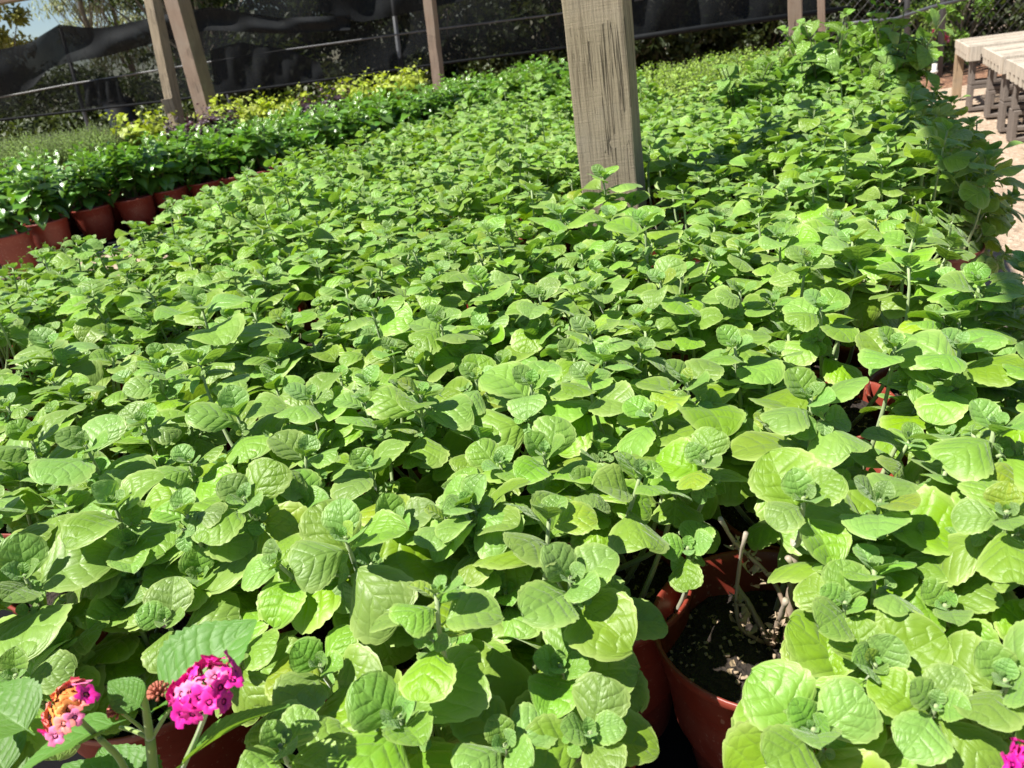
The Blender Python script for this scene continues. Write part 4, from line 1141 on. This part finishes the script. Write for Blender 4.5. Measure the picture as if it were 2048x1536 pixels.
net('shade_net', 'upper net swag slung high before the trees in mid fence', [(640, -90), (760, -60), (1000, -120), (1300, -190)], [(640, 22), (720, 45), (800, 30), (930, 0), (1300, -60)], FY - .14, M['net2'], n=40, seed=6)
def pipe_px(name, label, pts, Y, r, mat, cat='pipe', sides=8):
    b = MB(); P = np.array([at_y(x, y, Y) for x, y in pts]); b.tube(P, r, sides); o = b.build(name, mat); tag(o, label, cat); return o
pipe_px('fence_rail', 'bright galvanised rail running behind the wide black net', [(-300, 238), (0, 195), (137, 169), (318, 140), (577, 99), (700, 82), (860, 60), (1108, 29), (1300, -4)], FY - .06, .010, M['railsteel'], 'rail')
pipe_px('net_hem', 'dark rope hem along the bottom of the wide net', [(-300, 282), (0, 240), (350, 200), (700, 153), (920, 122), (1300, 74)], FY - .2, .014, M['hem'], 'hem')
pipe_px('net_hem', 'dark hem below the brownish net between big post and basil', [(1240, 80), (1400, 56), (1700, 16)], FY - .2, .03, M['hem'], 'hem')
for i, (xb, yb, xt, yt, r, lab) in enumerate([(172, 238, 140, 125, .022, 'dark fence pipe behind the net, nearest the feathery patch'), (805, 160, 783, -20, .03, 'dark fence pipe behind the net, beside the single reddish post'), (462, 215, 435, 120, .018, 'thin slanted pipe behind the net, next to the reddish post'),
                                     (1812, 172, 1815, -20, .034, 'dark grey fence pole nearest the tall basil'), (1876, 180, 1888, -20, .038, 'thicker dark fence pole beside the white standpipe')]):
    a = at_y(xb, yb, FY + .05); bb = at_y(xt, yt, FY + .05); d = bb - a
    lo_ = a + d * ((0 - a[2]) / d[2]); hi = a + d * (((2.4 if yt < 0 else at_y(118, 50, FY)[2] - .03 if i == 0 else bb[2]) - a[2]) / d[2])
    b = MB(); b.tube(np.array([lo_, (lo_ + hi) / 2, hi]), r, 10); tag(b.build('fence_pole', M['dark_steel']), lab, 'fence pole')
# chain link
b = MB(); g0 = at_y(1560, 0, FY + .1)[0]; x0, x1, zt = g0, 9.0, 2.2; st = .125
k = x0 - zt
while k < x1 + zt:
    for sg in (1, -1):
        pts = []
        for z in (0.0, zt):
            pts.append((k + (z if sg > 0 else zt - z), FY + .12 + .004 * sg, z))
        p = np.array(pts)
        # clip to x range
        d = p[1] - p[0]; t0 = 0; t1 = 1
        ta, tb_ = (x0 - p[0][0]) / d[0], (x1 - p[0][0]) / d[0]; ta, tb_ = min(ta, tb_), max(ta, tb_)
        t0, t1 = max(0, ta), min(1, tb_)
        if t1 > t0: b.tube(np.array([p[0] + d * t0, p[0] + d * t1]), .0020, 4)
    k += st
tag(b.build('chain_link_fence', M['wire']), 'grey chain-link fence behind the slatted tables', 'fence')
pipe_px('fence_rail', 'dull rail sagging across the chain-link beside the basil', [(1640, 52), (1790, 38), (1860, 15), (1960, -10)], FY - .05, .02, M['dark_steel'], 'rail')
a = at_y(1866, 176, FY - .35); b = MB(); hh = np.linalg.norm(at_y(1866, 128, FY - .35) - a); b.tube(np.array([[0, 0, 0], [0, 0, hh * .5], [0, 0, hh]]), .028, 12); b.tube(np.array([[0, 0, hh * .62], [0, 0, hh * .72]]), .04, 12)
o = b.build('standpipe', M['pvc']); o.location = a; tag(o, 'short white standpipe at the foot of the fence pole', 'pipe')

# ------------------------------------------------------------------ slatted tables on concrete blocks
def block(label, c, rz, h=.24, wd=.40, dp=.19):
    b = MB(); t = .035
    xs = [0, t, wd / 2 - .015, wd / 2 + .015, wd - t, wd]; zs = [0, t, h - t, h]
    sol = np.ones((5, 3), bool); sol[1, 1] = sol[3, 1] = False
    b.cells([x - wd / 2 for x in xs], zs, sol, -dp / 2, dp / 2)
    o = b.build('concrete_block', M['concrete'], None, False, bevel=.006); o.location = c; o.rotation_euler = (0, 0, rz)
    tag(o, label, 'concrete block', 'blocks under the slatted tables'); return o
TZ = .575
def table(label, c0, dx, dy, Lx, Ly):
    """c0 corner, dx along the notched front edge, dy away"""
    rz = math.atan2(dx[1], dx[0])
    t = thing('slatted_table', label, 'slatted table', (c0[0], c0[1], 0), rz, 'slatted tables')
    b = MB(); n = int(Ly / .085)
    for i in range(n):
        y = .03 + i * (Ly - .06) / (n - 1)
        b.box((Lx / 2, y, TZ - .008 + random.uniform(-.004, .004)), (Lx, .052, .018))
    b.build('slat_top', M['slat'], t, False)
    for y in (-.018, Ly + .004):
        b = MB(); nn = int(Lx / .085); xs = np.linspace(0, Lx, nn + 1); sol = np.ones((nn, 2), bool); sol[1::2, 0] = False
        sol[:, 1] = True
        b.cells(list(xs), [TZ - .125, TZ - .07, TZ + .004], sol, y, y + .018); b.build('notched_apron', M['slat'], t, False)
    for x in (-.02, Lx + .002):
        b = MB(); nn = int(Ly / .085); xs = np.linspace(0, Ly, nn + 1); sol = np.ones((nn, 2), bool); sol[1::2, 0] = False
        b.cells(list(xs), [TZ - .125, TZ - .07, TZ + .004], sol, 0, .018, M3=np.array([[0, 1, 0], [1, 0, 0], [0, 0, 1]]), off=(x, 0, 0)); b.build('notched_apron', M['slat'], t, False)
    for y in (.25, Ly - .25):
        b = MB(); b.box((Lx / 2, y, TZ - .06), (Lx - .06, .045, .085)); b.build('cross_beam', M['legwood'], t, False)
    return t
v3 = lambda q: (float(q[0]), float(q[1]))
table('slatted table with bleached top and notched apron, the farthest one, beside the chain-link', (4.75, 7.58), VB, UB, 1.25, 1.06)
table('slatted table with bleached top and notched apron, the middle one of the row', (4.27, 6.36), VB, UB, 1.25, 1.06)
table('slatted table with bleached top and notched apron, the nearest one to the herb bed', (3.72, 5.20), VB, UB, 1.25, 1.06)
HB = (TZ - .102) / 2
for nm, c0 in (('farthest', (4.75, 7.58)), ('middle', (4.27, 6.36)), ('nearest', (3.72, 5.20))):
    for wh, (lx, ly) in (('outer near', (.23, .13)), ('inner near', (1.0, .13)), ('outer rear', (.23, .92)), ('inner rear', (1.0, .92))):
        if nm == 'farthest' and wh == 'outer rear': continue
        c = np.array(c0) + VB * lx + UB * ly
        for lv in (0, 1):
            block(('lower' if lv == 0 else 'upper') + ' hollow concrete block at the ' + wh + ' corner of the ' + nm + ' slatted table', (c[0], c[1], -.012 + lv * (HB + .003)), -R(25.4) + random.gauss(0, .05), h=HB)
lumber('wooden_leg_post', 'tan wooden leg under the far corner of the farthest slatted table', 5.22, 8.50, .085, .085, 0, TZ - .105, M['legwood'], sub=False)
lumber('wooden_leg_post', 'tan wooden leg farther in under the farthest slatted table', 5.75, 8.3, .085, .085, 0, TZ - .105, M['legwood'], sub=False)

# ------------------------------------------------------------------ trees and shrubs beyond the fence
def tree(name, seed, h, crown_r, crown_z, nleaf, leafL, mat, trunk_r=.09, narrow=.5, t=None, clumps=60, squash=1.0, drop=.3, prof=prof_gloss, limb=.32):
    g = np.random.default_rng(seed); rd = random.Random(seed)
    b = MB()
    top = np.array([rd.uniform(-.3, .3), rd.uniform(-.3, .3), h * .8])
    P = bez(np.zeros(3), np.array([rd.uniform(-.3, .3), rd.uniform(-.3, .3), h * .4]), top, 12)
    b.tube(P, np.linspace(trunk_r, trunk_r * .25, 12), 9, tint=np.linspace(1, 0, 12))
    cl = []
    for k in range(clumps):
        a = rd.uniform(0, 6.28); zz = rd.uniform(-1, 1); rr = math.sqrt(1 - zz * zz) * rd.uniform(.45, 1.0)
        c = np.array([crown_r * rr * math.cos(a), crown_r * rr * math.sin(a), crown_z + zz * (h - crown_z) * squash])
        cl.append(c)
        f = min(.95, max(.15, (c[2] - .3) / h * .8)); i = int(f * 11)
        mid = (P[i] + c) / 2 + np.array([0, 0, -.1 * crown_r])
        b.tube(bez(P[i], mid, c, 6), np.linspace(trunk_r * limb, .005, 6), 5, tint=np.zeros(6))
    b.build('trunk', M['bark'], t)
    cl = np.array(cl); per = nleaf // clumps; n = per * clumps
    C_ = np.repeat(cl, per, 0); sz = np.repeat(g.uniform(.16, .34, clumps) * crown_r, per)
    off = g.normal(0, 1, (n, 3)); off *= (g.random(n) ** .5 / (np.linalg.norm(off, axis=1) + 1e-6))[:, None]
    O = C_ + off * sz[:, None] * np.array([1, 1, .75])
    D = g.normal(0, 1, (n, 3)) + off * .8; D[:, 2] -= drop
    N = g.normal(0, .5, (n, 3)) + UP
    cv = np.repeat(g.random(clumps), per)
    tint = np.stack([np.clip(cv + g.normal(0, .2, n), 0, 1), g.random(n), g.random(n) * .84], 1)
    mb = MB(); keep = O[:, 2] > .03; n = keep.sum()
    leaf_set(mb, O[keep], D[keep], N[keep], g.uniform(.7, 1.3, n) * leafL, np.full(n, 1.0), g.uniform(.1, .8, n), g.uniform(0, .4, n), tint[keep], prof, NS=3, NQ=2)
    return mb.build('crown', mat, t)

def tree_thing(name, label, cat, loc, rz, group, proto_key, **kw):
    if proto_key not in TREES:
        t = thing(name, label, cat, loc, rz, group); tree(name, t=t, **kw); TREES[proto_key] = t
    else:
        t = copy_tree(TREES[proto_key]); t.location = loc; t.rotation_euler = (0, 0, rz); t['label'] = label
        if group: t['group'] = group
    return t
TREES = {}
random.seed(21)
k = 0
for row, (Y, n, xs) in enumerate(((12.3, 12, (-10, 12)), (14.6, 11, (-12, 14)))):
    for i in range(n):
        x = xs[0] + (xs[1] - xs[0]) * (i + .5) / n + random.uniform(-.4, .4)
        px = proj((x, Y, 1.5))[0]
        hgt = 3.1
        if px < -250 or px > 2300: continue
        if px < 420: key = 'low'; kw = dict(seed=31 + row, h=1.75, crown_r=1.25, crown_z=.8, nleaf=11000, leafL=.085, mat=M['tree_dark'], clumps=70)
        else: key = ('d', i % 3); kw = dict(seed=41 + i % 3, h=4.3, crown_r=1.6, crown_z=2.0, nleaf=15000, leafL=.095, mat=M['tree_dark'], clumps=90)
        lab = 'dense dark evergreen in the hedge just beyond the fence' if row == 0 else 'dense dark evergreen in the second line beyond the fence'
        if key == 'low': lab = 'lower dark olive bush seen through the net below the sky opening'
        tree_thing('hedge_tree', lab, 'tree', (x, Y + random.uniform(-.3, .3), -.03), random.uniform(0, 6.28), 'trees beyond the fence', key, **kw)
for i in range(13):
    x = -8.5 + 1.15 * i
    tree_thing('hedge_bush', 'low dark bush filling the hedge foot beyond the fence', 'bush', (x, 11.6 + random.uniform(-.15, .15), -.03), random.uniform(0, 6.28), 'bushes beyond the fence', 'bush', seed=55, h=1.35, crown_r=.8, crown_z=.6, nleaf=7000, leafL=.08, mat=M['tree_dark'], clumps=50, trunk_r=.03)
for i, (px, Y, lab) in enumerate(((168, 19.5, 'feathery pale tree just past the sky gap'), (235, 20.5, 'feathery pale tree between the sky gap and the post pair'), (300, 21.5, 'feathery pale tree right behind the slim grey post'), (400, 20, 'feathery pale tree behind the reddish post'))):
    x = at_y(px, 0, Y)[0]
    tree_thing('pale_tree', lab, 'tree', (x, Y, -.03), i * 1.9, 'pale trees against the sky', 'pale', seed=71, h=6.2, crown_r=1.25, crown_z=4.2, nleaf=4600, leafL=.13, mat=M['tree_pale'], clumps=60, trunk_r=.10, drop=1.0, prof=prof_long, limb=.11)
x = at_y(-40, 60, 17)[0]
tree_thing('golden_tree', 'yellow-green sunlit tree at the outer end of the net', 'tree', (x, 17, -.03), 0, None, 'gold', seed=81, h=4.6, crown_r=1.0, crown_z=3.0, nleaf=7000, leafL=.13, mat=M['tree_gold'], clumps=45, trunk_r=.11)
for i, (px, py, lab, key, mat, h) in enumerate(((1835, 120, 'yellowish shrub with pink bracts behind the chain-link pole', 'sh1', M['fern'], .95), (1925, 60, 'bright green shrub behind the chain-link by the farthest table', 'sh2', M['basil'], 1.35))):
    Y = 10.75; x = at_y(px, py, Y)[0]
    t = tree_thing('shrub', lab, 'shrub', (x, Y, -.03), 0, None, key, seed=91 + i, h=h, crown_r=.42, crown_z=h * .55, nleaf=1500, leafL=.06, mat=mat, clumps=22, trunk_r=.015)
    g = np.random.default_rng(5 + i)
    for (fx, fy) in ((1835, 127), (1838, 118), (1870, 57), (1892, 74), (1886, 63))[: 5 if i == 0 else 0]:
        b = MB(); c = at_y(fx, fy, 10.3) - np.array([x, Y, -.03]); n = 16
        leaf_set(b, c + g.normal(0, .012, (n, 3)), g.normal(0, 1, (n, 3)), g.normal(0, 1, (n, 3)), g.uniform(.03, .06, n), np.full(n, 1.4), np.full(n, .4), np.full(n, .2), np.stack([g.random(n), g.random(n), g.random(n) * .8], 1), prof_basil, NS=3, NQ=2)
        b.tube(np.array([[0.1, -.2, .4], c * .7 + np.array([0, 0, .1]), c]), .004, 5)
        b.build('pink_bract', M['pink'], t)
c = at_y(246, 235, 10.6); b = MB(); b.lathe([(0, 0), (.17, 0), (.18, .05), (.18, .42), (.19, .44), (.19, .5), (.18, .52), (.18, .88), (.14, .92), (0, .93)], 28)
o = b.build('plastic_drum', M['black_plastic']); o.location = (c[0], 10.6, .40); tag(o, 'black plastic drum standing behind the net, by the slim grey post', 'drum')
b = MB(); b.box((0, 0, .19), (.5, .4, .38)); o2_ = b.build('drum_stand', M['concrete'], None, False, bevel=.01); o2_.location = (c[0], 10.6, .01); tag(o2_, 'low concrete plinth under the black plastic drum', 'plinth')
